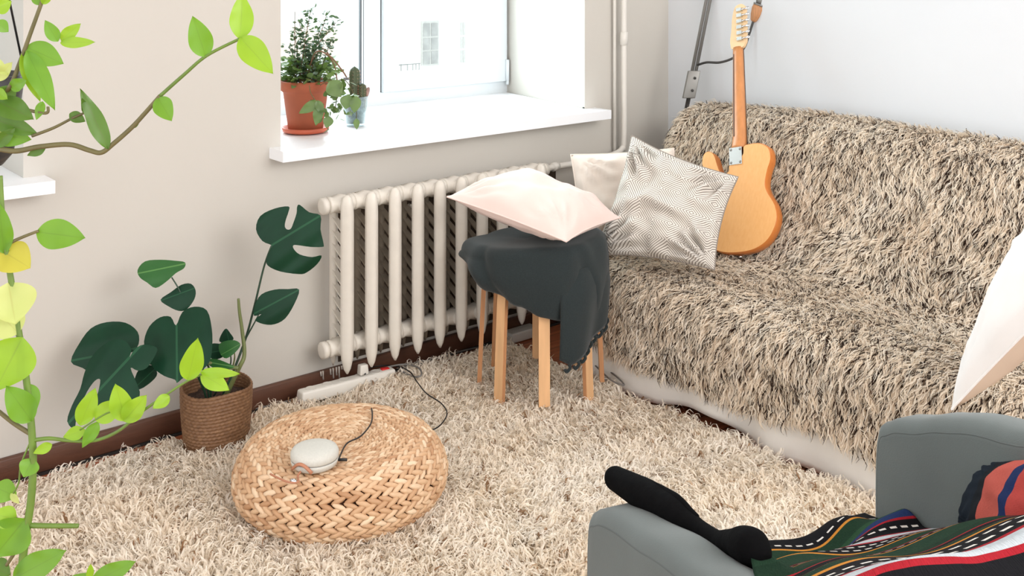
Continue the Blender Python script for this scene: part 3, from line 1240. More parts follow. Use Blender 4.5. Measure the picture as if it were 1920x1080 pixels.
cab = thing('charging_cable', sp, 'thin black charging cable running from the speaker over the pouf edge to the power strip', 'cable')
m = MB()
m.tube(crom([sp + RT * .062 + UP * .014, Q(650, 832, ZP + .006), Q(676, 818, ZP + .006), Q(695, 795, ZP + .006), Q(698, 775, ZP + .005), P(696, 763, z=.185), P(700, 768, z=.12), P(712, 762, z=.045),
             Q(760, 790, .066), Q(795, 808, .07), Q(822, 800, .072), Q(838, 777, .072), Q(828, 757, .072), Q(800, 738, .07), Q(782, 716, .07), Q(768, 697, .066), Q(740, 686, .06), Q(700, 688, .06), Q(684, 702, .08)], 8), .0022, 7)
m.build('cord', M['black_plastic'], cab)
m = MB()
m.tube([sp + RT * .0615 + UP * .014, sp + RT * .085 + UP * .014], .004, 8)
m.build('jack', M['black_plastic'], cab)

# ------------------------------------------------------------------ power strip and cables on the floor
s0, s1 = P(560, 770, z=.005), P(738, 722, z=.005)
s0.z = s1.z = .030
strip = thing('power_strip', (s0 + s1) / 2, 'white five-way power strip with red switch on the floor by the skirting', 'power strip')
ax = (s1 - s0).normalized()
ay = UP.cross(ax)
LS = (s1 - s0).length


def strip_pt(a, b, z):
    return s0 + ax * a + ay * b + UP * z


m = MB()
m.hexa([strip_pt(0, -.026, 0), strip_pt(LS, -.026, 0), strip_pt(LS, .026, 0), strip_pt(0, .026, 0), strip_pt(.004, -.022, .04), strip_pt(LS - .004, -.022, .04), strip_pt(LS - .004, .022, .04), strip_pt(.004, .022, .04)])
m.build('housing', M['white_plastic'], strip, bevel=.007, bseg=3)
for i in range(5):
    a = .045 + i * .062
    m = MB()
    c = strip_pt(a, 0, .0385)
    m.lathe([(.019, .0), (.019, .0022), (.0165, .0026), (.0155, .0008), (0, .0006)], c, 20)
    so = m.build('socket', M['white_plastic'], strip)
    m = MB()
    for s in (-1, 1):
        m.lathe([(.0028, .0008), (.0028, .0012), (0, .0013)], c + (ax * .6 + ay * .8) * .0085 * s, 8)
    m.lathe([(.0042, .0006), (.0042, .0009), (0, .001)], c, 8)
    m.build('contact_hole', M['hole'], so)
m = MB()
m.hexa([strip_pt(LS - .05, -.008, .039), strip_pt(LS - .02, -.008, .039), strip_pt(LS - .02, .008, .039), strip_pt(LS - .05, .008, .039),
        strip_pt(LS - .05, -.008, .046), strip_pt(LS - .02, -.008, .043), strip_pt(LS - .02, .008, .043), strip_pt(LS - .05, .008, .046)])
m.build('switch', M['red'], strip, bevel=.0015)
m = MB()
pc_ = strip_pt(.045 + 3 * .062 + .012, 0, .043)
ch = thing('phone_charger', pc_, 'small white charger plug standing in the power strip', 'charger')
m.hexa([pc_ + ax * (-.017) + ay * (-.014), pc_ + ax * .017 - ay * .014, pc_ + ax * .017 + ay * .014, pc_ - ax * .017 + ay * .014,
        pc_ + ax * (-.015) + ay * (-.012) + UP * .034, pc_ + ax * .015 - ay * .012 + UP * .034, pc_ + ax * .015 + ay * .012 + UP * .034, pc_ - ax * .015 + ay * .012 + UP * .034])
m.build('body', M['white_plastic'], ch, bevel=.004)
cable('mains_cable', [Q(472, 768, .01), Q(520, 757, .012), Q(590, 738, .014), Q(650, 722, .02), Q(700, 704, .06), Q(722, 690, .065), Q(760, 683, .065), Q(785, 690, .066), Q(790, 703, .066), Q(776, 706, .06), Q(752, 694, .055), Q(765, 684, .055), Q(800, 676, .045), Q(850, 662, .03), Q(893, 652, .02), Q(950, 641, .01), Q(990, 630, .008)], .0032, M['cable_grey'],
      'grey mains cable looping on the floor along the skirting behind the power strip')
bx = P(990, 640, z=0.002)
jb = thing('junction_box', (bx.x, -.06, 0), 'white plastic junction box on the floor behind the stools', 'box')
m = MB()
m.box((bx.x - .07, -.09, .003), (bx.x + .07, -.03, .042))
m.build('case', M['white_plastic'], jb, bevel=.005)
m = MB()
m.box((bx.x - .062, -.0915, .012), (bx.x + .062, -.0895, .034))
m.build('lid', M['white_plastic'], jb)
cable('sofa_cable', [Q(1108, 676, .055), Q(1125, 694, .06), Q(1148, 714, .062), Q(1170, 722, .06), Q(1158, 708, .06), Q(1125, 682, .055)], .003, M['cable_grey'],
      'short grey cable lying by the foot of the sofa')

# ------------------------------------------------------------------ stools
SCN = RF(.10, 3.745)


def make_stool(rot, z0, label):
    root = thing('stacking_stool', Vector((SCN.x, SCN.y, z0)), label, 'stool', 'stacked birch stools')
    c = Vector((SCN.x, SCN.y, z0))
    m = MB()
    m.lathe([(0, .435), (.172, .435), (.176, .439), (.177, .446), (.174, .452), (0, .452)], c, 56)
    m.build('seat', M['birch'], root)
    base = math.atan2(RT.y, RT.x) + rot
    for k in range(4):
        a = base + k * PI / 2
        o = Vector((math.cos(a), math.sin(a), 0))
        s = Vector((-o.y, o.x, 0))
        m = MB()
        pth = [(.214, 0), (.205, .20), (.197, .36), (.194, .395), (.186, .415), (.170, .427), (.150, .430), (.06, .430)]
        vs = []
        w, th = .0185, .0075
        for i, (r, z) in enumerate(pth):
            p0 = Vector(pth[max(i - 1, 0)])
            p1 = Vector(pth[min(i + 1, len(pth) - 1)])
            d2 = (p1 - p0).normalized()
            nr = Vector((d2.y, -d2.x))
            for sw, sn in ((-1, -1), (1, -1), (1, 1), (-1, 1)):
                vs.append(c + o * (r + nr.x * th * sn) + UP * (z + nr.y * th * sn) + s * w * sw)
        fs = []
        mi = []
        for i in range(len(pth) - 1):
            for q in range(4):
                q2 = (q + 1) % 4
                fs.append((i * 4 + q, i * 4 + q2, (i + 1) * 4 + q2, (i + 1) * 4 + q))
        m.add(vs, fs + [(0, 1, 2, 3), tuple((len(pth) - 1) * 4 + q for q in range(4))], False)
        ob = m.build('leg', [M['birch'], M['ply']], root)
        for pol in ob.data.polygons:
            if abs(pol.normal.dot(s)) > .8:
                pol.material_index = 1
    return root


make_stool(PI / 4 + .05, .004, 'birch stool, lower one of the stacked pair under the charcoal blanket')
make_stool(.03, .052, 'birch stool, upper one of the stacked pair under the charcoal blanket')

# ------------------------------------------------------------------ charcoal blanket
bk = thing('charcoal_blanket', Vector((SCN.x, SCN.y, .51)), 'charcoal wool blanket folded over the stools with a tasselled corner hanging', 'blanket')


def interp(tab, x):
    for i in range(len(tab) - 1):
        if tab[i][0] <= x <= tab[i + 1][0]:
            t = (x - tab[i][0]) / (tab[i + 1][0] - tab[i][0])
            t = t * t * (3 - 2 * t)
            return tab[i][1] + (tab[i + 1][1] - tab[i][1]) * t
    return tab[-1][1]


# angle in degrees in the viewer's frame: 0 right, 90 away, 180 left, 270 towards
ZB = [(0, .33), (40, .42), (90, .44), (150, .47), (180, .475), (200, .455), (225, .42), (250, .38), (270, .352), (290, .335), (312, .31), (335, .325), (360, .33)]
RB = [(0, .225), (60, .215), (90, .205), (150, .245), (180, .275), (205, .272), (240, .258), (270, .25), (300, .245), (330, .225), (360, .225)]


def bl_fn(u, v):
    d = (u * 360) % 360
    a = math.radians(d)
    R = interp(RB, d)
    zb = interp(ZB, d)
    ztop = .560 + .02 * math.sin(a + 2.3) + .008 * nz3(math.cos(a), math.sin(a), 2)
    if v < .3:
        r = R * .85 * (v / .3)
        z = ztop
    elif v < .5:
        t = (v - .3) / .2
        r = R * (.85 + .13 * math.sin(t * PI / 2))
        z = ztop - .04 * (1 - math.cos(t * PI / 2))
    else:
        t = (v - .5) / .5
        r = R * (.98 + .04 * math.sin(t * PI)) - .018 * t * t
        z = (ztop - .04) + (zb - ztop + .04) * t
    fold = .013 * math.sin(d * .11 + 3 * nz3(d * .01, 0, 1) + v * 3) + .009 * math.exp(-((d - 300 - 25 * v) / 7) ** 2) - .009 * math.exp(-((d - 288 - 30 * v) / 6) ** 2) + .009 * nz3(math.cos(a) * 3, math.sin(a) * 3, v * 3)
    r += fold * min(1, v * 1.3)
    # soft crease dropping from the upper left
    cr = math.exp(-((d - (205 + 30 * v)) / 6) ** 2)
    r -= .016 * cr * min(1, v * 2)
    q = RF(.10 + r * math.cos(a), 3.745 + r * math.sin(a))
    q.z = z
    return q


m = MB()
m.grid(bl_fn, 110, 34, wrapu=True)
m.build('folded_body', M['charcoal'], bk, solid=.006)


def flap(u, v, x0, x1, topz, zl, zr, dr, tipu, tipz):
    a = math.radians(x0 + (x1 - x0) * u)
    if u < tipu:
        zb = zl + (tipz - zl) * (u / tipu)
    else:
        zb = tipz + (zr - tipz) * ((u - tipu) / (1 - tipu))
    z = topz + (zb - topz) * v
    r = interp(RB, math.degrees(a) % 360) + .004 + .012 * min(1, v * 2.5) + .012 * math.sin(u * 9) * v - .02 * v * v - .012 * (1 - min(1, v * 4))
    q = RF(.10 + r * math.cos(a), 3.745 + r * math.sin(a))
    q.z = z
    return q


m = MB()
FX = (283, 352)
m.grid(lambda u, v: flap(u, v, FX[0], FX[1], .50, .215, .295, -.002, .12, .195), 30, 20)
m.build('hanging_corner', M['charcoal'], bk, solid=.005)
for i in range(9):
    u = .10 + i * .105
    q = Vector(flap(u, 1.0, FX[0], FX[1], .50, .215, .295, -.002, .12, .195))
    m = MB()
    dn = Vector((0, 0, -1)) * .85 + RT * (-.25)
    m.tube(crom([q, q + dn * .012 + RT * .008, q + dn * .028, q + dn * .018 - RT * .008 - FW * .003], 4), [.0055] * 13, 6)
    m.build('tassel', M['charcoal'], bk)

# ------------------------------------------------------------------ guitar
G0 = P(1392, 474, z=.455)
G1 = P(1383, 4, t=4.36)
ga = (G1 - G0)
GL = ga.length
ga.normalize()
gn = (-FW * math.cos(math.radians(38)) - RT * math.sin(math.radians(38)))
gn = (gn - ga * gn.dot(ga)).normalized()
gw = ga.cross(gn)
if gw.dot(RT) < 0:
    gw = -gw
K_ = GL / .985
G0 = G0 - gw * .02
gt = thing('electric_guitar', G0, 'natural wood electric guitar, back outwards, leaning upright on the fur-covered sofa', 'guitar')


def gp(w, a, n):
    return G0 + gw * (w * K_) + ga * (a * K_) + gn * n


outline = [(0, .0), (.07, .008), (.125, .04), (.158, .10), (.155, .155), (.128, .205), (.118, .24), (.128, .29), (.142, .33), (.135, .372), (.10, .395), (.055, .398), (.034, .392),
           (.028, .36), (-.026, .33), (-.030, .31), (-.045, .298), (-.068, .305), (-.082, .335), (-.095, .375), (-.115, .392), (-.138, .385), (-.146, .35), (-.132, .30), (-.118, .25), (-.125, .21), (-.150, .16), (-.158, .10), (-.128, .04), (-.07, .008)]
ol = crom([(a, b, 0) for a, b in outline], 4, closed=True)
m = MB()
th = .044
n = len(ol)
rings = [(.965, -th), (1.0, -th + .005), (1.0, -.005), (.965, 0)]
vs = []
cx, cy = 0, .2
for sc, dn in rings:
    for p in ol:
        k2 = 1 if sc == 1 else 1 - .004 / max(.05, math.hypot(p.x - cx, p.y - cy))
        vs.append(gp(cx + (p.x - cx) * k2, cy + (p.y - cy) * k2, dn))
fs = []
for i in range(3):
    for k in range(n):
        k2 = (k + 1) % n
        fs.append((i * n + k, i * n + k2, (i + 1) * n + k2, (i + 1) * n + k))
m.add(vs, fs, True, 1)
m.add(vs[:n], [tuple(range(n))], False, 0)
m.add(vs[3 * n:], [tuple(range(n))], False, 0)
m.build('body', [M['guitar'], M['guitar_side']], gt)
m = MB()
m.hexa([gp(-.026, .325, .0005), gp(.026, .325, .0005), gp(.026, .39, .0005), gp(-.026, .39, .0005), gp(-.026, .325, .003), gp(.026, .325, .003), gp(.026, .39, .003), gp(-.026, .39, .003)])
npl = m.build('neck_plate', M['chrome'], gt)
for sx, sa in ((-.019, .333), (.019, .333), (-.019, .382), (.019, .382)):
    m = MB()
    m.lathe([(.005, 0), (.005, .001), (.003, .0022), (0, .0024)], gp(sx, sa, .003), 10, axis=gn)
    m.build('screw', M['steel'], npl)
# neck: rounded back
m = MB()
vs = []
st = [(.392, .0285, -.012, .0), (.402, .0285, -.034, .0), (.44, .0275, -.036, -.012), (.60, .025, -.036, -.014), (.78, .0215, -.036, -.016), (.805, .021, -.036, -.018)]
nn = 9
for a, hw, base, top in st:
    for k in range(nn):
        an = PI * k / (nn - 1)
        vs.append(gp(math.cos(an) * hw, a, base + (top - base) * math.sin(an) ** .8 + .0))
fs = []
for i in range(len(st) - 1):
    for k in range(nn):
        k2 = (k + 1) % nn
        fs.append((i * nn + k, i * nn + k2, (i + 1) * nn + k2, (i + 1) * nn + k))
m.add(vs, fs + [tuple(range(nn)), tuple((len(st) - 1) * nn + k for k in range(nn))])
nk = m.build('neck', M['neck'], gt)
m = MB()
m.hexa([gp(-.0285, .34, -.044), gp(.0285, .34, -.044), gp(.021, .80, -.042), gp(-.021, .80, -.042), gp(-.0285, .34, -.036), gp(.0285, .34, -.036), gp(.021, .80, -.036), gp(-.021, .80, -.036)])
m.build('fingerboard', M['fretboard'], gt)
m = MB()
m.hexa([gp(-.0175, .44, -.0205), gp(-.0125, .44, -.0185), gp(-.010, .775, -.0205), gp(-.014, .775, -.0225), gp(-.0175, .44, -.0145), gp(-.0125, .44, -.0125), gp(-.010, .775, -.0165), gp(-.014, .775, -.0185)])
m.build('truss_stripe', M['fretboard'], nk)
# headstock (seen from behind)
ho = [(-.021, .80), (.021, .80), (.034, .815), (.040, .84), (.040, .95), (.037, .975), (.02, .987), (-.002, .982), (-.012, .965), (-.020, .93), (-.024, .88), (-.030, .84), (-.028, .815)]
hc = crom([(a, b, 0) for a, b in ho], 3, closed=True)
n = len(hc)
m = MB()
vs = [gp(p.x, p.y, -.040) for p in hc] + [gp(p.x, p.y, -.025) for p in hc]
m.add(vs, [(k, (k + 1) % n, n + (k + 1) % n, n + k) for k in range(n)] + [tuple(range(n)), tuple(range(n, 2 * n))], False)
hd = m.build('headstock', M['head'], gt)
for i in range(6):
    a = .835 + i * .025
    m = MB()
    m.hexa([gp(.002, a - .008, -.025), gp(.028, a - .008, -.025), gp(.028, a + .008, -.025), gp(.002, a + .008, -.025),
            gp(.004, a - .007, -.014), gp(.026, a - .007, -.014), gp(.026, a + .007, -.014), gp(.004, a + .007, -.014)])
    tn = m.build('tuner', M['chrome'], hd)
    m = MB()
    m.tube([gp(.026, a, -.019), gp(.046, a, -.019)], .0025, 6)
    m.ellipsoid(gp(.052, a, -.019), gw * .008, ga * .0075, gn * .004, 8, 5)
    m.build('tuner_button', M['chrome'], tn)
m = MB()
m.tube([gp(0, -.002, -.022), gp(0, -.012, -.022)], [.005, .008], 10)
m.build('strap_button', M['chrome'], gt)

# ------------------------------------------------------------------ corner lamp
lp = thing('floor_lamp', (-.25, -.10, 0), 'grey metal gooseneck floor lamp leaning in the corner behind the sofa', 'lamp')
A_ = P(1287, 205, t=4.66)
B_ = P(1328, 0, t=4.72)
dl = (B_ - A_)
base = A_ - dl * (A_.z / dl.z)
if base.y > -.05:
    base.y = -.06
m = MB()
m.tube([base + UP * .02, A_.lerp(B_, .12)], .009, 12)
m.build('lower_pole', M['steel_dark'], lp)
m = MB()
off = RT * .0085
topz = B_ + dl * 1.9
m.tube([A_.lerp(B_, .10) + off, topz + off], .0075, 10)
m.tube([A_.lerp(B_, .10) - off, topz - off], .0075, 10)
m.build('twin_pole', M['steel'], lp)
m = MB()
dd = dl.normalized()
c0, c1 = A_.lerp(B_, .10), A_.lerp(B_, .35)
s1_ = RT * .026
s2_ = dd.cross(RT).normalized() * .016
m.hexa([c0 - s1_ - s2_, c0 + s1_ - s2_, c0 + s1_ + s2_, c0 - s1_ + s2_, c1 - s1_ - s2_, c1 + s1_ - s2_, c1 + s1_ + s2_, c1 - s1_ + s2_])
cl = m.build('clamp', M['steel'], lp, bevel=.003)
fac = -FW
for f_ in (.3, .75):
    m = MB()
    m.lathe([(.006, .0), (.006, .004), (0, .005)], c0.lerp(c1, f_) + fac * .017 + RT * .006, 10, axis=fac)
    m.build('bolt', M['steel_dark'], cl)
m = MB()
m.tube(crom([P(1308, 122, t=4.68), P(1325, 117, t=4.62), P(1350, 117, t=4.58), P(1376, 108, t=4.56), P(1395, 90, t=4.56), P(1404, 66, t=4.56), P(1413, 38, t=4.56)], 8), .0052, 10)
m.build('gooseneck', M['steel_dark'], lp)
a0, a1 = P(1413, 38, t=4.56), P(1424, 12, t=4.56)
m = MB()
m.tube([a0 - (a1 - a0) * .1, a0, a0.lerp(a1, .35), a0.lerp(a1, .8), a1], [.008, .014, .022, .028, .026], 18)
m.build('lamp_socket', M['ply'], lp)
m = MB()
m.tube([a1, a1 + (a1 - a0) * .12], [.027, .029], 18)
m.tube([a1 + (a1 - a0) * .12, a1 + (a1 - a0) * .5, a1 + (a1 - a0) * .8], [.02, .028, .012], 14)
m.build('bulb_holder', M['steel'], lp)
m = MB()
m.lathe([(0, 0), (.12, 0), (.12, .012), (.03, .022), (.012, .03)], (base.x, min(base.y, -.13), .001), 30)
m.build('base_disc', M['steel_dark'], lp)


# ------------------------------------------------------------------ leaves
def vine_leaf(b, t, w, tb, tt, mat, par, fold=.25, curl=.12, name='leaf', roll=0.0):
    """pointed oval leaf from base pixel b to tip pixel t, width w pixels, at distances tb, tt"""
    B, T_ = P(b[0], b[1], t=tb), P(t[0], t[1], t=tt)
    ax = T_ - B
    L = ax.length
    ax.normalize()
    view = ((B + T_) / 2 - CAM).normalized()
    sd = ax.cross(view).normalized()
    if roll:
        sd = Matrix.Rotation(roll, 3, ax) @ sd
    nr = sd.cross(ax).normalized()
    W = w / F_PX * (tb + tt) / 2 * .5
    prof = [(0, .02), (.06, .38), (.16, .74), (.30, .97), (.42, 1.0), (.56, .92), (.70, .72), (.83, .45), (.93, .2), (1, .0)]
    m = MB()
    vs, uvs = [], []
    ks = (-1, -.5, 0, .5, 1)
    for s, ww in prof:
        for k in ks:
            q = B + ax * (L * s) + sd * (W * ww * k) + nr * (-abs(k) * W * ww * fold + curl * L * (s * s - s * .3) + .03 * L * math.sin(s * 14 + k * 3) * abs(k))
            vs.append(q)
            uvs.append((k, s))
    n_ = len(ks)
    fs = []
    for i in range(len(prof) - 1):
        for k in range(n_ - 1):
            fs.append((i * n_ + k, i * n_ + k + 1, (i + 1) * n_ + k + 1, (i + 1) * n_ + k))
    m.add(vs, fs, True, uvs=uvs)
    return m.build(name, mat, par, subsurf=1, recalc=False)


def stem(pts, r0, r1, mat, par, name='stem', n=7):
    c = crom(pts, n)
    m = MB()
    m.tube(c, [r0 + (r1 - r0) * i / (len(c) - 1) for i in range(len(c))], 8)
    return m.build(name, mat, par)


# upper trailing plant in a hanging pot at the left edge
T1 = 1.30
vp = thing('trailing_vine', P(-70, 250, t=T1), 'lime green trailing vine in a dark hanging pot at the upper left edge', 'plant')
hp = P(-64, 205, t=1.42)
m = MB()
m.lathe([(0, -.075), (.045, -.075), (.058, -.06), (.070, .03), (.073, .045), (.067, .045), (.062, .03), (0, .025)], hp, 32)
m.build('pot', M['dark_pot'], vp)
m = MB()
m.lathe([(.062, .026), (.03, .032), (0, .034)], hp, 20)
m.build('soil', M['soil'], vp)
m = MB()
hk = Vector((hp.x, hp.y, 3.05))
for k in range(3):
    a = k * 2.094
    m.tube([hp + Vector((.073 * math.cos(a), .073 * math.sin(a), .044)), hp + UP * .42], .0015, 6)
m.tube([hp + UP * .42, hk], .0018, 6)
m.build('hanging_cord', M['black_plastic'], vp)


def S(pts, t=T1):
    return [P(p[0], p[1], t=(p[2] if len(p) > 2 else t)) for p in pts]


stem(S([(-60, 205, 1.40), (-35, 262, 1.32), (20, 283), (75, 275), (130, 271), (168, 282), (190, 286), (212, 270), (246, 240), (272, 212), (300, 180)]), .0036, .0026, M['stem_brown'], vp)
stem(S([(300, 180), (345, 140), (388, 104), (451, 72)]), .0024, .0018, M['stem'], vp)
stem(S([(60, 255), (100, 240), (135, 222), (162, 210)]), .0020, .0014, M['stem_brown'], vp)
stem(S([(-50, 200, 1.4), (-20, 190, 1.36), (15, 168), (38, 115), (58, 60), (78, 5), (86, -20)]), .0032, .0022, M['stem_brown'], vp)
stem(S([(-50, 190, 1.4), (0, 196, 1.34), (45, 205), (86, 212), (90, 200)]), .0026, .0018, M['stem_brown'], vp)
LV = [((450, 74), (455, -14), 46, 'leaf_lime'), ((450, 70), (511, 137), 52, 'leaf_lime'), ((386, 107), (361, 30), 46, 'leaf_green'), ((296, 183), (322, 227), 38, 'leaf_green'),
      ((203, 280), (152, 166), 34, 'leaf_deep'), ((130, 213), (160, 228), 22, 'leaf_deep'), ((162, 214), (154, 184), 14, 'leaf_deep'), ((48, 88), (119, 119), 48, 'leaf_green'), ((109, 78), (84, 38), 26, 'leaf_green'),
      ((113, 80), (177, 79), 22, 'leaf_lime'), ((114, 76), (150, 45), 26, 'leaf_lime'), ((42, 98), (76, 190), 32, 'leaf_lime'), ((50, 95), (103, 206), 40, 'leaf_green'),
      ((78, 10), (64, -22), 26, 'leaf_green'), ((80, 8), (96, -20), 18, 'leaf_lime'), ((-12, 20), (22, 2), 30, 'leaf_lime'), ((-8, 40), (16, 60), 26, 'leaf_green'),
      ((-5, 190), (62, 222), 46, 'leaf_deep'), ((-20, 220), (72, 252), 36, 'leaf_deep'), ((-10, 150), (22, 118), 26, 'leaf_pale'), ((-12, 200), (30, 160), 44, 'leaf_deep'),
      ((-15, 250), (58, 262), 40, 'leaf_green'), ((-10, 170), (14, 186), 22, 'leaf_lime'), ((86, 277), (50, 292), 18, 'leaf_deep'), ((20, 165), (50, 150), 26, 'leaf_green'), ((-20, 110), (14, 140), 24, 'leaf_pale'),
      ((80, 190), (68, 225), 18, 'leaf_green'), ((-15, 262), (30, 245), 30, 'leaf_pale'), ((-10, 275), (28, 240), 26, 'leaf_deep'),
      ((248, 240), (262, 226), 9, 'leaf_deep')]
for i, (b_, t_, w_, mt) in enumerate(LV):
    dt = random.uniform(-.012, .012)
    vine_leaf(b_, t_, w_, T1 + dt * .3, T1 + dt + random.uniform(-.015, .005), M[mt], vp, fold=random.uniform(.1, .3), curl=random.uniform(.02, .12), roll=random.uniform(-.25, .25))
# blob of moss/roots is inside the pot; a second, taller vine rises along the left edge
T2 = 1.22
v2 = thing('climbing_vine', P(38, 1180, t=T2), 'tall lime green vine rising at the lower left edge with a side shoot', 'plant')
stem(S([(36, 1120), (46, 1020), (58, 940), (62, 870), (60, 815), (54, 750), (45, 680), (35, 620), (24, 545), (12, 470), (4, 400), (0, 330)], T2), .0048, .0030, M['stem'], v2)
stem(S([(60, 826), (92, 822), (130, 826), (178, 826), (222, 808), (262, 775), (300, 748), (345, 718), (378, 702)], T2), .0024, .0012, M['stem'], v2, 'side_shoot')
stem(S([(54, 668), (25, 645), (-10, 618)], T2), .0026, .0022, M['stem_brown'], v2)
stem(S([(60, 815), (25, 793), (-10, 765)], T2), .0028, .0024, M['stem_brown'], v2)
stem(S([(50, 985), (95, 986), (147, 986)], T2), .0032, .0026, M['stem'], v2, 'stub')
stem(S([(52, 985), (25, 972), (-10, 965)], T2), .0028, .0022, M['stem_brown'], v2)
stem(S([(40, 990), (30, 1030), (12, 1060)], T2), .0024, .002, M['stem_brown'], v2)
stem(S([(-10, 472), (30, 450), (72, 433)], T2), .0022, .0016, M['stem_brown'], v2)
stem(S([(58, 826), (40, 870), (35, 905), (25, 925)], T2), .0012, .0010, M['stem'], v2)
stem(S([(150, 806), (200, 775), (232, 770)], T2), .0010, .0008, M['stem'], v2)
LV2 = [((68, 435), (160, 446), 58, 'leaf_green'), ((8, 476), (-2, 382), 40, 'leaf_green'), ((2, 470), (57, 502), 66, 'leaf_yellow'), ((15, 530), (30, 608), 90, 'leaf_pale'),
       ((42, 632), (-10, 735), 92, 'leaf_lime'), ((60, 790), (12, 724), 52, 'leaf_green'), ((352, 713), (371, 635), 44, 'leaf_lime'), ((376, 700), (430, 732), 34, 'leaf_lime'), ((376, 698), (450, 701), 20, 'leaf_lime'),
       ((318, 742), (286, 766), 24, 'leaf_lime'), ((236, 790), (216, 720), 44, 'leaf_lime'), ((232, 790), (274, 742), 40, 'leaf_lime'), ((150, 798), (179, 728), 38, 'leaf_lime'),
       ((178, 787), (232, 752), 40, 'leaf_lime'), ((184, 790), (154, 840), 26, 'leaf_green'), ((160, 806), (118, 820), 26, 'leaf_lime'), ((98, 833), (62, 850), 20, 'leaf_lime'), ((62, 860), (44, 895), 38, 'leaf_green'),
       ((-12, 912), (32, 932), 42, 'leaf_green'), ((20, 925), (36, 945), 12, 'leaf_pale'), ((48, 972), (-12, 1046), 76, 'leaf_green'), ((30, 975), (-15, 962), 40, 'leaf_lime'), ((24, 1086), (124, 1032), 52, 'leaf_green'), ((172, 1092), (254, 1053), 36, 'leaf_green'),
       ((168, 1085), (170, 1058), 14, 'leaf_lime'), ((35, 625), (-5, 585), 60, 'leaf_pale'), ((55, 720), (68, 772), 28, 'leaf_green'), ((-20, 1060), (20, 1078), 40, 'leaf_deep'), ((120, 1096), (175, 1076), 20, 'leaf_green')]
for i, (b_, t_, w_, mt) in enumerate(LV2):
    dt = random.uniform(-.012, .012)
    vine_leaf(b_, t_, w_, T2 + dt * .3, T2 + dt - random.uniform(0, .015), M[mt], v2, fold=random.uniform(.08, .25), curl=random.uniform(.02, .1), roll=random.uniform(-.2, .2))
vb = P(36, 1120, t=T2)
m = MB()
m.tube([(vb.x, vb.y, vb.z + .01), (vb.x, vb.y, .55)], .0046, 8)
m.build('lower_stem', M['stem'], v2)
m = MB()
m.lathe([(0, .005), (.085, .005), (.10, .02), (.125, .26), (.13, .27), (.12, .27), (.115, .255), (0, .25)], (vb.x, vb.y, .30), 36)
m.build('pot', M['terracotta'], v2)
st_ = thing('plant_stand', (vb.x, vb.y, 0), 'small wooden plant stand carrying the tall vine', 'stand')
m = MB()
m.lathe([(0, .285), (.15, .285), (.15, .302), (0, .302)], (vb.x, vb.y, 0), 30)
m.build('top', M['birch'], st_)
for k in range(3):
    a = k * 2.094 + .4
    m = MB()
    m.tube([(vb.x + .12 * math.cos(a), vb.y + .12 * math.sin(a), .286), (vb.x + .14 * math.cos(a), vb.y + .14 * math.sin(a), .0)], .012, 10)
    m.build('leg', M['birch'], st_)

# ------------------------------------------------------------------ monstera in a basket
bc = P(406, 838, z=0)
bc = P(406, 846, z=0)
mon = thing('potted_monstera', bc, 'dark green split-leaf monstera in a brown seagrass basket by the wall', 'plant')
m = MB()
nr_, na_ = 60, 150
RB0 = .108


def basket_fn(u, v):
    z = .006 + v * .20
    row = v * 20
    a = u * 2 * PI
    r = (.090 + .010 * math.sin(min(1, v * 1.2) * PI / 2) + .0035 * abs(math.sin(row * PI)) + .0018 * math.sin(a * 46 + math.floor(row) * 2.1))
    r += .003 * math.sin(a * 2 + v * 2)
    return (bc.x + r * math.cos(a), bc.y + r * math.sin(a), z + .004 * math.sin(a * 3) * v)


m.grid(basket_fn, na_, nr_, wrapu=True)
for k in range(len(m.shade)):
    p_ = m.v[k]
    m.shade[k] = .5 + .5 * nz3(p_[0] * 90, p_[1] * 90, p_[2] * 160)
m.lathe([(.0, .006), (.098, .006)], (bc.x, bc.y, 0), 40)
m.build('basket', M['basket'], mon, solid=.005)
m = MB()
m.grid(lambda u, v: (bc.x + .1 * v * math.cos(u * 2 * PI), bc.y + .1 * v * math.sin(u * 2 * PI), .165 + .012 * nz3(v * 5 * math.cos(u * 6.28), v * 5 * math.sin(u * 6.28), 1)), 30, 10, wrapu=True)
m.build('soil', M['soil'], mon)


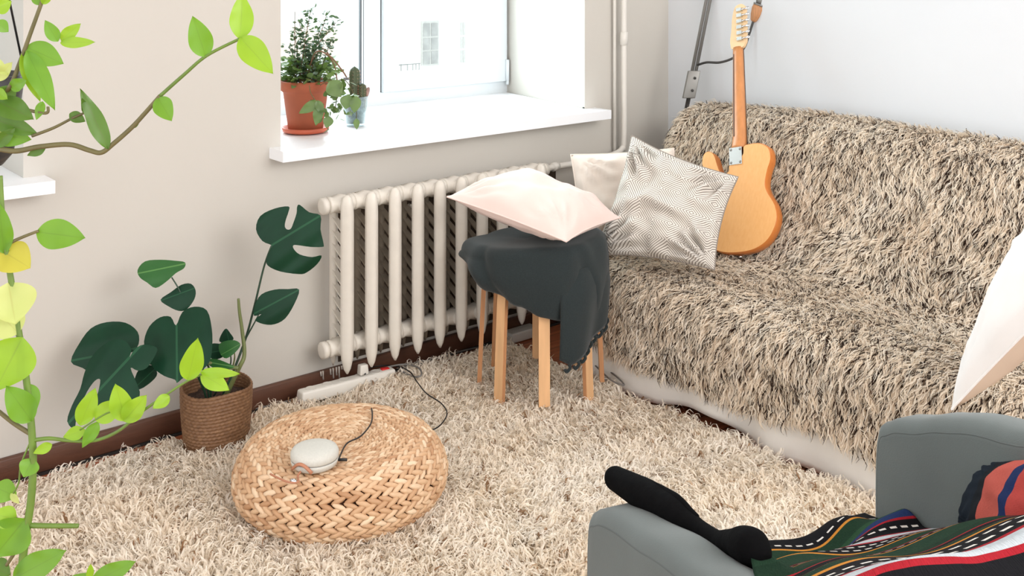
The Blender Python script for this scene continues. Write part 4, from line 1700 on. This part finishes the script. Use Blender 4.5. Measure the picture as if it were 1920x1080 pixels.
def poly_leaf(pts, attach, tip, t0, slope, mat, bend=.10, side_slope=0.0, cup=.6, n=3):
    """leaf cut to a closed outline (pixels) on a tilted plane; t0 is the distance at the attachment"""
    c = crom([(p[0], p[1], 0) for p in pts], n, closed=True)
    from mathutils.geometry import delaunay_2d_cdt
    me = bpy.data.meshes.new('leaf')
    bm = bmesh.new()
    base2 = [Vector((p.x, p.y)) for p in c]
    inner = []
    xs, ys = [p.x for p in base2], [p.y for p in base2]
    gx = min(xs) + 4
    while gx < max(xs):
        gy = min(ys) + 4
        while gy < max(ys):
            inner.append(Vector((gx, gy)))
            gy += 8
        gx += 8
    vo, eo, fo, _a, _b, _c = delaunay_2d_cdt(base2 + inner, [], [list(range(len(base2)))], 1, 1e-4)
    vv = [bm.verts.new((p.x, p.y, 0)) for p in vo]
    for f in fo:
        bm.faces.new([vv[k] for k in f])
    for v in list(bm.verts):
        if not v.link_faces:
            bm.verts.remove(v)
    A2, T2_ = Vector(attach), Vector(tip)
    ax2 = (T2_ - A2)
    L2 = ax2.length
    ax2.normalize()
    px2 = Vector((-ax2.y, ax2.x))
    uvl = bm.loops.layers.uv.new('UVMap')
    coords = {}
    for v in bm.verts:
        q = Vector((v.co.x, v.co.y)) - A2
        s, k = q.dot(ax2) / L2, q.dot(px2) / (L2 * .5)
        t = t0 + slope * (-(q.y) / F_PX * t0) + side_slope * (q.x / F_PX * t0)
        t += (bend * s * s + cup * .10 * k * k + .02 * math.sin(k * 9 + s * 2) * abs(k)) * L2 / F_PX * t0
        coords[v] = (k, s)
        v.co = P(q.x + A2.x, q.y + A2.y, t=t) - mon.location
    for f in bm.faces:
        f.smooth = True
        for l in f.loops:
            l[uvl].uv = coords[l.vert]
    bm.to_mesh(me)
    bm.free()
    me.materials.append(mat)
    ob = bpy.data.objects.new('leaf', me)
    COL.objects.link(ob)
    ob.parent = mon
    return ob


poly_leaf([(509, 460), (492, 452), (480, 430), (488, 405), (515, 391), (541, 387), (541, 397), (536, 412), (534, 424), (538, 430), (545, 429), (550, 418), (556, 400), (557, 388), (562, 384), (580, 398), (601, 404), (601, 430), (607, 458), (604, 463), (582, 463), (560, 460), (550, 460), (551, 467), (562, 477), (585, 482), (603, 479), (595, 495), (575, 511), (560, 514), (525, 509), (502, 498), (500, 485), (506, 470)],
          (509, 460), (601, 404), 3.38, .15, M['leaf_dark'], side_slope=-.1)
poly_leaf([(476, 592), (478, 572), (490, 552), (515, 543), (540, 542), (561, 543), (552, 570), (535, 597), (515, 608), (495, 608), (478, 600), (490, 589)], (488, 582), (561, 543), 3.36, .2, M['leaf_dark'])
poly_leaf([(258, 506), (272, 490), (300, 487), (330, 489), (347, 492), (345, 503), (330, 512), (312, 528), (292, 540), (276, 530), (262, 520)], (330, 498), (262, 512), 3.2, .9, M['leaf_mid'], cup=1.0)
poly_leaf([(301, 562), (320, 548), (340, 534), (358, 532), (367, 545), (364, 562), (350, 580), (335, 583), (315, 574)], (352, 545), (303, 563), 3.2, .5, M['leaf_dark'])
poly_leaf([(133, 678), (148, 645), (170, 616), (200, 604), (235, 605), (258, 622), (260, 645), (248, 660), (230, 668), (205, 690), (175, 700), (155, 690)], (245, 655), (135, 676), 3.10, .5, M['leaf_dark'], cup=1)
poly_leaf([(330, 610), (320, 594), (300, 595), (280, 612), (270, 640), (275, 665), (288, 690), (308, 705), (328, 712), (332, 718), (345, 708), (370, 700), (392, 680), (398, 650), (397, 615), (388, 582), (365, 575), (342, 585)],
          (331, 610), (332, 716), 3.13, .75, M['leaf_dark'], cup=.9)
poly_leaf([(243, 670), (246, 655), (235, 640), (215, 636), (190, 650), (170, 672), (158, 700), (150, 730), (135, 760), (126, 790), (140, 806), (142, 792), (150, 765), (163, 735), (178, 714), (188, 712), (184, 735), (178, 758), (190, 770), (215, 752), (240, 762), (262, 742), (256, 718), (245, 690), (258, 695), (275, 690), (290, 668), (294, 652), (270, 646), (252, 655)],
          (243, 670), (150, 770), 3.02, .6, M['leaf_dark'], cup=.8)
poly_leaf([(262, 690), (285, 685), (295, 700), (285, 715), (262, 730), (250, 722)], (290, 692), (255, 725), 3.09, .3, M['leaf_dark'])
poly_leaf([(387, 660), (395, 645), (415, 645), (430, 650), (420, 668), (400, 674)], (428, 655), (388, 662), 3.27, .5, M['leaf_dark'])
poly_leaf([(410, 648), (420, 640), (440, 638), (451, 646), (442, 660), (425, 672), (414, 665)], (445, 648), (415, 665), 3.24, .6, M['leaf_mid'])
poly_leaf([(411, 640), (416, 625), (424, 616), (432, 625), (438, 636), (425, 642)], (430, 642), (424, 617), 3.33, .2, M['leaf_dark'])
poly_leaf([(385, 675), (405, 673), (425, 680), (440, 688), (425, 692), (400, 690)], (440, 688), (386, 678), 3.2, .6, M['leaf_mid'])
SB = Vector((bc.x, bc.y, .165))
for pts, r0, r1, mt in [
    ([SB + Vector((.02, 0, 0)), P(440, 690, t=3.34), P(462, 630, t=3.37), P(478, 570, t=3.38), (P(495, 500, t=3.385)), P(509, 461, t=3.38)], .0045, .0028, 'stem_dark'),
    ([P(458, 640, t=3.36), P(470, 618, t=3.36), P(482, 596, t=3.36), P(488, 582, t=3.36)], .0026, .0018, 'stem_dark'),
    ([SB + Vector((.01, -.03, 0)), P(447, 692, t=3.26), P(458, 665, t=3.27), P(454, 620, t=3.28), P(449, 585, t=3.28), P(447, 560, t=3.28)], .0075, .0040, 'stalk'),
    ([P(447, 690, t=3.25), P(425, 688, t=3.24), P(400, 682, t=3.22), P(385, 680, t=3.2)], .0062, .0050, 'stalk'),
    ([SB + Vector((-.02, 0, 0)), P(395, 700, t=3.28), P(372, 650, t=3.22), P(352, 592, t=3.2), P(338, 548, t=3.2), P(322, 520, t=3.2)], .0035, .0020, 'stem_dark'),
    ([SB + Vector((-.03, -.02, 0)), P(380, 690, t=3.24), P(352, 650, t=3.2), P(331, 611, t=3.13)], .0035, .0025, 'stem_dark'),
    ([SB + Vector((-.04, -.02, 0)), P(370, 700, t=3.22), P(310, 690, t=3.12), P(243, 670, t=3.02)], .0035, .0022, 'stem_dark'),
    ([SB + Vector((-.03, 0, 0)), P(360, 690, t=3.26), P(300, 660, t=3.16), P(247, 655, t=3.1)], .0030, .0022, 'stem_dark'),
    ([SB + Vector((0, .02, 0)), P(430, 690, t=3.33), P(432, 660, t=3.33), P(428, 642, t=3.33)], .0028, .0018, 'stem_dark'),
    ([P(436, 690, t=3.28), P(440, 670, t=3.27), P(438, 655, t=3.25)], .0028, .0018, 'stalk'),
]:
    m = MB()
    cc_ = crom(pts, 7)
    m.tube(cc_, [r0 + (r1 - r0) * i / (len(cc_) - 1) for i in range(len(cc_))], 8)
    m.build('stalk' if mt == 'stalk' else 'petiole', M[mt], mon)

# ------------------------------------------------------------------ terracotta pot on the sill
pt = P(573, 248, z=ZS)
pt.z = ZS
pot = thing('terracotta_potted_plant', pt, 'leafy shrub in a terracotta pot with saucer at the left end of the sill', 'plant')
m = MB()
m.lathe([(0, .002), (.068, .002), (.084, .006), (.088, .022), (.084, .022), (.079, .009), (0, .008)], pt, 40)
m.build('saucer', M['saucer'], pot)
m = MB()
m.lathe([(0, .010), (.060, .010), (.064, .014), (.082, .15), (.086, .155), (.091, .158), (.093, .192), (.088, .194), (.084, .185), (.080, .165), (0, .162)], pt, 44)
m.build('pot', M['terracotta'], pot)
m = MB()
m.lathe([(.082, .168), (.04, .172), (0, .174)], pt, 24)
m.build('soil', M['soil'], pot)


def small_leaf(m, c, d, up, L, W):
    d = d.normalized()
    s = d.cross(up)
    if s.length < 1e-4:
        s = d.orthogonal()
    s.normalize()
    n_ = s.cross(d)
    vs = [c, c + d * L * .3 + s * W * .42 + n_ * W * .1, c + d * L * .65 + s * W * .45 + n_ * W * .1, c + d * L, c + d * L * .65 - s * W * .45 + n_ * W * .1, c + d * L * .3 - s * W * .42 + n_ * W * .1, c + d * L * .5]
    m.add(vs, [(0, 1, 6), (1, 2, 6), (2, 3, 6), (3, 4, 6), (4, 5, 6), (5, 0, 6)], True)


rs = random.Random(4)
top = pt + UP * .17
tw = MB()
fl = MB()
# tall thin shoots (px, py of tips)
for (tx, ty, lx) in [(582, 22, 580), (612, 30, 600), (552, 62, 552), (560, 40, 566), (630, 42, 612), (597, 60, 590), (620, 75, 606), (570, 85, 572), (542, 88, 548), (604, 90, 598)]:
    tdep = 3.9 + rs.uniform(-.05, .06)
    tipp = P(tx, ty, t=tdep)
    b0 = top + Vector((rs.uniform(-.04, .04), rs.uniform(-.04, .04), 0))
    path = crom([b0, b0.lerp(tipp, .5) + Vector((rs.uniform(-.02, .02), rs.uniform(-.02, .02), 0)), tipp], 8)
    tw.tube(path, [.0022 - .0012 * i / (len(path) - 1) for i in range(len(path))], 5)
    for i in range(3, len(path)):
        for q in range(7):
            d = Vector((rs.gauss(0, 1), rs.gauss(0, 1), rs.uniform(-.2, .9)))
            small_leaf(fl, path[i] + Vector((rs.gauss(0, .010), rs.gauss(0, .010), rs.gauss(0, .010))), d, UP + Vector((rs.gauss(0, .8), rs.gauss(0, .8), 0)), rs.uniform(.012, .024), rs.uniform(.008, .014))
tw.tube([top + Vector((-.04, .01, 0)), P(553, 22, t=3.88)], .0012, 5)
tw.tube(crom([top, P(590, 100, t=3.85), P(618, 105, t=3.82), P(640, 130, t=3.8), P(650, 145, t=3.8)], 6), .0028, 6)
tw.tube(crom([top, P(600, 92, t=3.9), P(625, 118, t=3.92), P(632, 150, t=3.92)], 6), .0024, 6)
tw.build('twigs', M['twig'], pot)
fl.build('small_foliage', M['sill_leaf_fine'], pot, recalc=False)
fl = MB()
for _ in range(280):
    a = rs.uniform(0, 2 * PI)
    r = rs.uniform(.02, .105)
    c = top + Vector((math.cos(a) * r, math.sin(a) * r, rs.uniform(0, .08) + .02))
    if c.x < w1a + .02 or c.y < .02:
        continue
    d = Vector((math.cos(a), math.sin(a), rs.uniform(-.3, .7)))
    small_leaf(fl, c, d + Vector((rs.gauss(0, .5), rs.gauss(0, .5), 0)), UP + Vector((rs.gauss(0, .7), rs.gauss(0, .7), 0)), rs.uniform(.022, .040), rs.uniform(.016, .028))
for (px, py, n_) in [(622, 140, 9), (628, 165, 9), (640, 190, 8), (628, 205, 8), (615, 225, 5), (650, 160, 7), (662, 175, 6), (668, 200, 4), (600, 205, 3), (590, 190, 2), (648, 215, 3)]:
    for _ in range(n_):
        c = P(px + rs.gauss(0, 9), py + rs.gauss(0, 8), t=3.84 + rs.uniform(-.04, .03))
        d = Vector((rs.gauss(0, 1), rs.gauss(0, 1), rs.uniform(-1, .4)))
        small_leaf(fl, c, d, Vector((rs.gauss(0, 1), rs.gauss(0, 1), rs.gauss(0, 1))), rs.uniform(.022, .036), rs.uniform(.018, .026))
fl.build('large_foliage', M['sill_leaf'], pot, recalc=False)
sp_ = MB()
for pts in [[(600, 160), (622, 150), (632, 175), (628, 205)], [(610, 158), (645, 150), (662, 175), (668, 205), (668, 235)], [(580, 160), (583, 175), (592, 190), (600, 215)]]:
    sp_.tube(crom([P(x_, y_, t=3.83) for x_, y_ in pts], 6), .0016, 5)
sp_.build('trailing_stems', M['stem_brown'], pot)
for (b_, t_, w_) in [((598, 190), (560, 213), 20), ((600, 195), (592, 236), 20), ((594, 188), (606, 215), 16), ((618, 152), (640, 182), 34), ((652, 178), (648, 205), 26), ((668, 180), (664, 212), 22), ((668, 222), (669, 243), 12), ((618, 218), (612, 240), 20)]:
    vine_leaf(b_, t_, w_, 3.80, 3.79, M['sill_leaf'], pot, fold=.1, curl=.05, name='trailing_leaf')

# cactus cup
cp = P(666, 236, z=ZS)
cp.z = ZS
cpt = thing('cactus_in_glass', cp, 'small dark cactus pair in a clear glass cup on the sill', 'plant')
m = MB()
m.lathe([(0, .002), (.034, .002), (.038, .006), (.049, .115), (.0465, .115), (.036, .012), (0, .010)], cp, 32)
m.build('glass_cup', M['cup_glass'], cpt)
m = MB()
m.lathe([(0, .012), (.0355, .012), (.0445, .095), (.02, .100), (0, .100)], cp, 28)
m.build('pebbles_and_soil', simple('grey_gravel', (196, 196, 190), .8, var=.25, vscale=120, bscale=140, bs=.8, bd=.004), cpt)


def cactus(c, h, r):
    m = MB()
    vs = []
    nn_, hh = 32, 12
    for j in range(hh + 1):
        t = j / hh
        rr = r * (math.sqrt(max(0, 1 - max(0, (t - .75) / .25) ** 2)) if t > .75 else .85 + .15 * math.sin(t * 2))
        for k in range(nn_):
            a = 2 * PI * k / nn_
            q = rr * (1 + .12 * math.cos(a * 8))
            vs.append((c.x + q * math.cos(a), c.y + q * math.sin(a), c.z + t * h))
    fs = []
    for j in range(hh):
        for k in range(nn_):
            k2 = (k + 1) % nn_
            fs.append((j * nn_ + k, j * nn_ + k2, (j + 1) * nn_ + k2, (j + 1) * nn_ + k))
    m.add(vs, fs)
    ob = m.build('cactus_stem', M['cactus'], cpt)
    s = MB()
    for k in range(8):
        a = 2 * PI * k / 8
        for j in range(9):
            t = .05 + j / 9 * .9
            rr = r * 1.05 * (math.sqrt(max(0.02, 1 - max(0, (t - .75) / .25) ** 2)) if t > .75 else 1)
            p0 = Vector((c.x + rr * math.cos(a), c.y + rr * math.sin(a), c.z + t * h))
            for d in (-.5, 0, .5):
                s.tube([p0, p0 + Vector((math.cos(a + d), math.sin(a + d), rs.uniform(-.3, .6))) * .007], [.0005, .0002], 3)
    s.build('spines', M['spine'], ob)


cactus(cp + Vector((.0, .005, .095)), .135, .019)
cactus(cp + Vector((.018, -.022, .095)), .07, .014)
m = MB()
m.ellipsoid(cp + RT * .040 + UP * .12, UP * .03 + RT * .012, RT * .012, FW * .006, 10, 6)
m.build('stone', simple('reddish_stone', (150, 120, 112), .7, var=.2, vscale=60), cpt)
ck = MB()
ck.box((w1b - .001, .002, ZS + .001), (w1b + .035, .012, ZS + .006))
tag(ck.build('sealant_crumb', M['hole']), 'dark chip of broken sealant on the right end of the window sill', 'debris')

# ------------------------------------------------------------------ armchair
CH0 = P(1090, 946, z=.60)
fa = math.radians(73.0)
CF = Vector((math.cos(fa), math.sin(fa), 0))
CW = Vector((CF.y, -CF.x, 0))
chair = thing('armchair', Vector((CH0.x, CH0.y, 0)), 'grey upholstered armchair in the foreground with rounded arms', 'armchair')
o0 = Vector((CH0.x, CH0.y, 0))


def A(w, s, z):
    return o0 + CW * w - CF * s + UP * z


def arm(w0, w1, sf, zf, zmid, zb, depth=.62, zbase=.12, rf=.06):
    """padded arm panel: an outline in the side plane, swept across its thickness with soft edges"""
    prof = crom([(sf, zbase, 0), (sf - .004, .30, 0), (sf, zf - rf, 0), (sf + rf * .45, zf - .012, 0), (sf + rf * 1.5, zf + .004 + (zmid - zf) * .2, 0), (sf + depth * .28, zf + (zmid - zf) * .62, 0), (sf + depth * .5, zmid + .006, 0), (sf + depth, zb, 0), (sf + depth, zbase, 0)], 7, closed=False)
    cen = (sf + depth * .5, .35)
    m = MB()
    rows = []
    R_ = .030
    ts = [(0, R_), (.15 * 0 + .004, R_ * .55), (.012, R_ * .2), (R_, 0), ]
    wsx = [(w0, R_), (w0 + .006, R_ * .5), (w0 + .016, R_ * .15), (w0 + R_, 0), (w1 - R_, 0), (w1 - .016, R_ * .15), (w1 - .006, R_ * .5), (w1, R_)]
    vs = []
    for w, ins in wsx:
        for p in prof:
            d = Vector((cen[0] - p.x, cen[1] - p.y))
            if d.length > 1e-6:
                d.normalize()
            vs.append(A(w, p.x + d.x * ins, p.y + d.y * ins))
    n_ = len(prof)
    fs = []
    for i in range(len(wsx) - 1):
        for k in range(n_):
            k2 = (k + 1) % n_
            fs.append((i * n_ + k, i * n_ + k2, (i + 1) * n_ + k2, (i + 1) * n_ + k))
    fs.append(tuple(range(n_)))
    fs.append(tuple((len(wsx) - 1) * n_ + k for k in range(n_)))
    m.add(vs, fs)
    ob = m.build('armrest', M['grey_fabric'], chair)
    s = MB()
    pts = []
    for p in prof[:-8]:
        d = Vector((cen[0] - p.x, cen[1] - p.y)).normalized()
        pts.append(A(w0 + .004, p.x + d.x * R_ * .8, p.y + d.y * R_ * .8))
    s.tube(pts, .0022, 6)
    s.build('seam', M['grey_seam'], ob)
    return ob


ARM_R = dict(w0=.60, w1=.72)
arm(0, .10, 0, .612, .655, .66)
arm(.615, .715, 0, .662, .745, .765, rf=.07)
m = MB()
m.hexa([A(.10, .02, .14), A(.61, .02, .14), A(.61, .66, .14), A(.10, .66, .14), A(.10, .02, .42), A(.61, .02, .42), A(.61, .62, .40), A(.10, .62, .40)])
m.build('seat', M['grey_fabric'], chair, bevel=.03)
m = MB()
m.hexa([A(0, .50, .14), A(.71, .50, .14), A(.71, .76, .14), A(0, .76, .14), A(.02, .69, .755), A(.69, .69, .755), A(.69, .84, .755), A(.02, .84, .755)])
m.build('backrest', M['grey_fabric'], chair, bevel=.045, bseg=5)
for w in (.06, .65):
    for s in (.10, .68):
        m = MB()
        m.tube([A(w, s, .15), A(w, s, .0)], [.022, .015], 12)
        m.build('leg', M['wood_leg'], chair)

# striped blanket over the seat
kb = thing('striped_blanket', A(.35, .3, .40), 'striped woven blanket in black, green, blue, red and white thrown over the armchair seat', 'blanket')


def kil(u, v):
    if v < .06:
        z = .452 - (.06 - v) / .06 * .10
        q = -.008 - .004 * (.06 - v) / .06
    else:
        q = -.008 + (v - .06) / .94 * .80
        z = .452
    wmin = .112
    if q > .32:
        wmin = .112 - (q - .32) * .55
    w = wmin + u * (.606 - wmin)
    z += .008 * math.sin(w * 22 + q * 9) + .010 * nz3(w * 6, q * 6, 2)
    # bunched second layer lying across the seat
    e = (q - .115 - .05 * math.sin(w * 7)) / .035
    z += .052 / (1 + math.exp(-e * 2.2)) + .016 * math.exp(-(e - 1.2) ** 2)
    # crest where the cloth is pushed up against the right arm
    z += .035 * math.exp(-((w - .53) / .045) ** 2) * math.exp(-((q - .04) / .05) ** 2)
    z += .62 * max(0, q - .15) - .75 * max(0, q - .66)
    # over the left arm towards the back
    up = min(1, max(0, (q - .26) / .07))
    if w < .15:
        k = min(1, (.15 - w) / .035)
        z = z + (max(.680, z) - z) * k * up + (.04 * k) * (1 - up)
    return A(w, q, z)


m = MB()
m.grid(kil, 90, 120, uvfn=lambda u, v: (u, min(.999, max(0, v * 1.8 - .085 - .09 * u) if (v * 1.8 - .085 - .09 * u) < 1 else max(0, .5 - (v * 1.8 - .09 * u - 1.085) * .45))))
m.build('cloth', M['kilim'], kb, solid=.005)
cushion('kilim_cushion', [P(1856, 868, t=1.84), P(1800, 1010, t=1.84), P(1990, 1060, t=1.50), P(2040, 860, t=1.56)], .10, [M['kilim_cushion']], 'woven cushion with navy, coral and blue stripes against the right arm of the armchair', seed=21, conc=.02, wr=.006, pw=.5)

# black rolled cloth on the left arm
bl_ = thing('black_cloth', P(1280, 960, z=.64), 'rolled black cloth lying along the top of the left armrest', 'cloth')
m = MB()
cl_ = []
rr = []
for (px, py, r_) in [(1143, 893, .010), (1152, 896, .019), (1172, 907, .024), (1202, 924, .026), (1234, 941, .027), (1260, 956, .024), (1287, 976, .017), (1312, 993, .015), (1345, 1013, .014), (1368, 1018, .020), (1392, 1020, .025), (1413, 1028, .025), (1428, 1042, .018), (1436, 1052, .008)]:
    cl_.append(P(px, py, t=1.87 - (px - 1143) / 293 * .36))
    rr.append(r_)
c2 = crom(cl_, 5)
r2 = [rr[min(i // 5, len(rr) - 1)] * (1 - (i % 5) / 5) + rr[min(i // 5 + 1, len(rr) - 1)] * ((i % 5) / 5) for i in range(len(c2))]
r2 = [r * (1 + .05 * math.sin(i * .5) + .04 * math.sin(i * .23 + 1)) for i, r in enumerate(r2)]
m.tube(c2, r2, 18)
ob = m.build('roll', M['black_cloth'], bl_, subsurf=1)
m = MB()
m.tube([p + UP * (r * .8) + CW * .006 for p, r in zip(c2[16:34], r2[16:34])], [.004 + .003 * math.sin(i * PI / 17) for i in range(18)], 8)
m.build('fold', M['black_cloth'], bl_)

# ------------------------------------------------------------------ light
w = bpy.data.worlds.new('overcast')
SC.world = w
w.use_nodes = True
bg = w.node_tree.nodes['Background']
bg.inputs[0].default_value = (1.0, 1.0, 1.0, 1)
bg.inputs[1].default_value = 2.05


def area(name, loc, target, size, power, col):
    ld = bpy.data.lights.new(name, 'AREA')
    ld.shape = 'RECTANGLE'
    ld.size, ld.size_y = size
    ld.energy = power
    ld.color = col
    ob = bpy.data.objects.new(name, ld)
    COL.objects.link(ob)
    ob.location = loc
    ob.rotation_euler = (Vector(target) - Vector(loc)).to_track_quat('-Z', 'Y').to_euler()
    return ob


area('window_daylight', (-1.25, 1.1, 1.9), (-1.6, -1.2, .2), (1.5, 1.6), 75, (.97, .99, 1))
area('room_fill', (-1.6, -4.6, 2.6), (-1.5, -.6, .5), (2.5, 1.8), 95, (1, .985, .965))  # added soft fill lamp behind the camera, no window built there
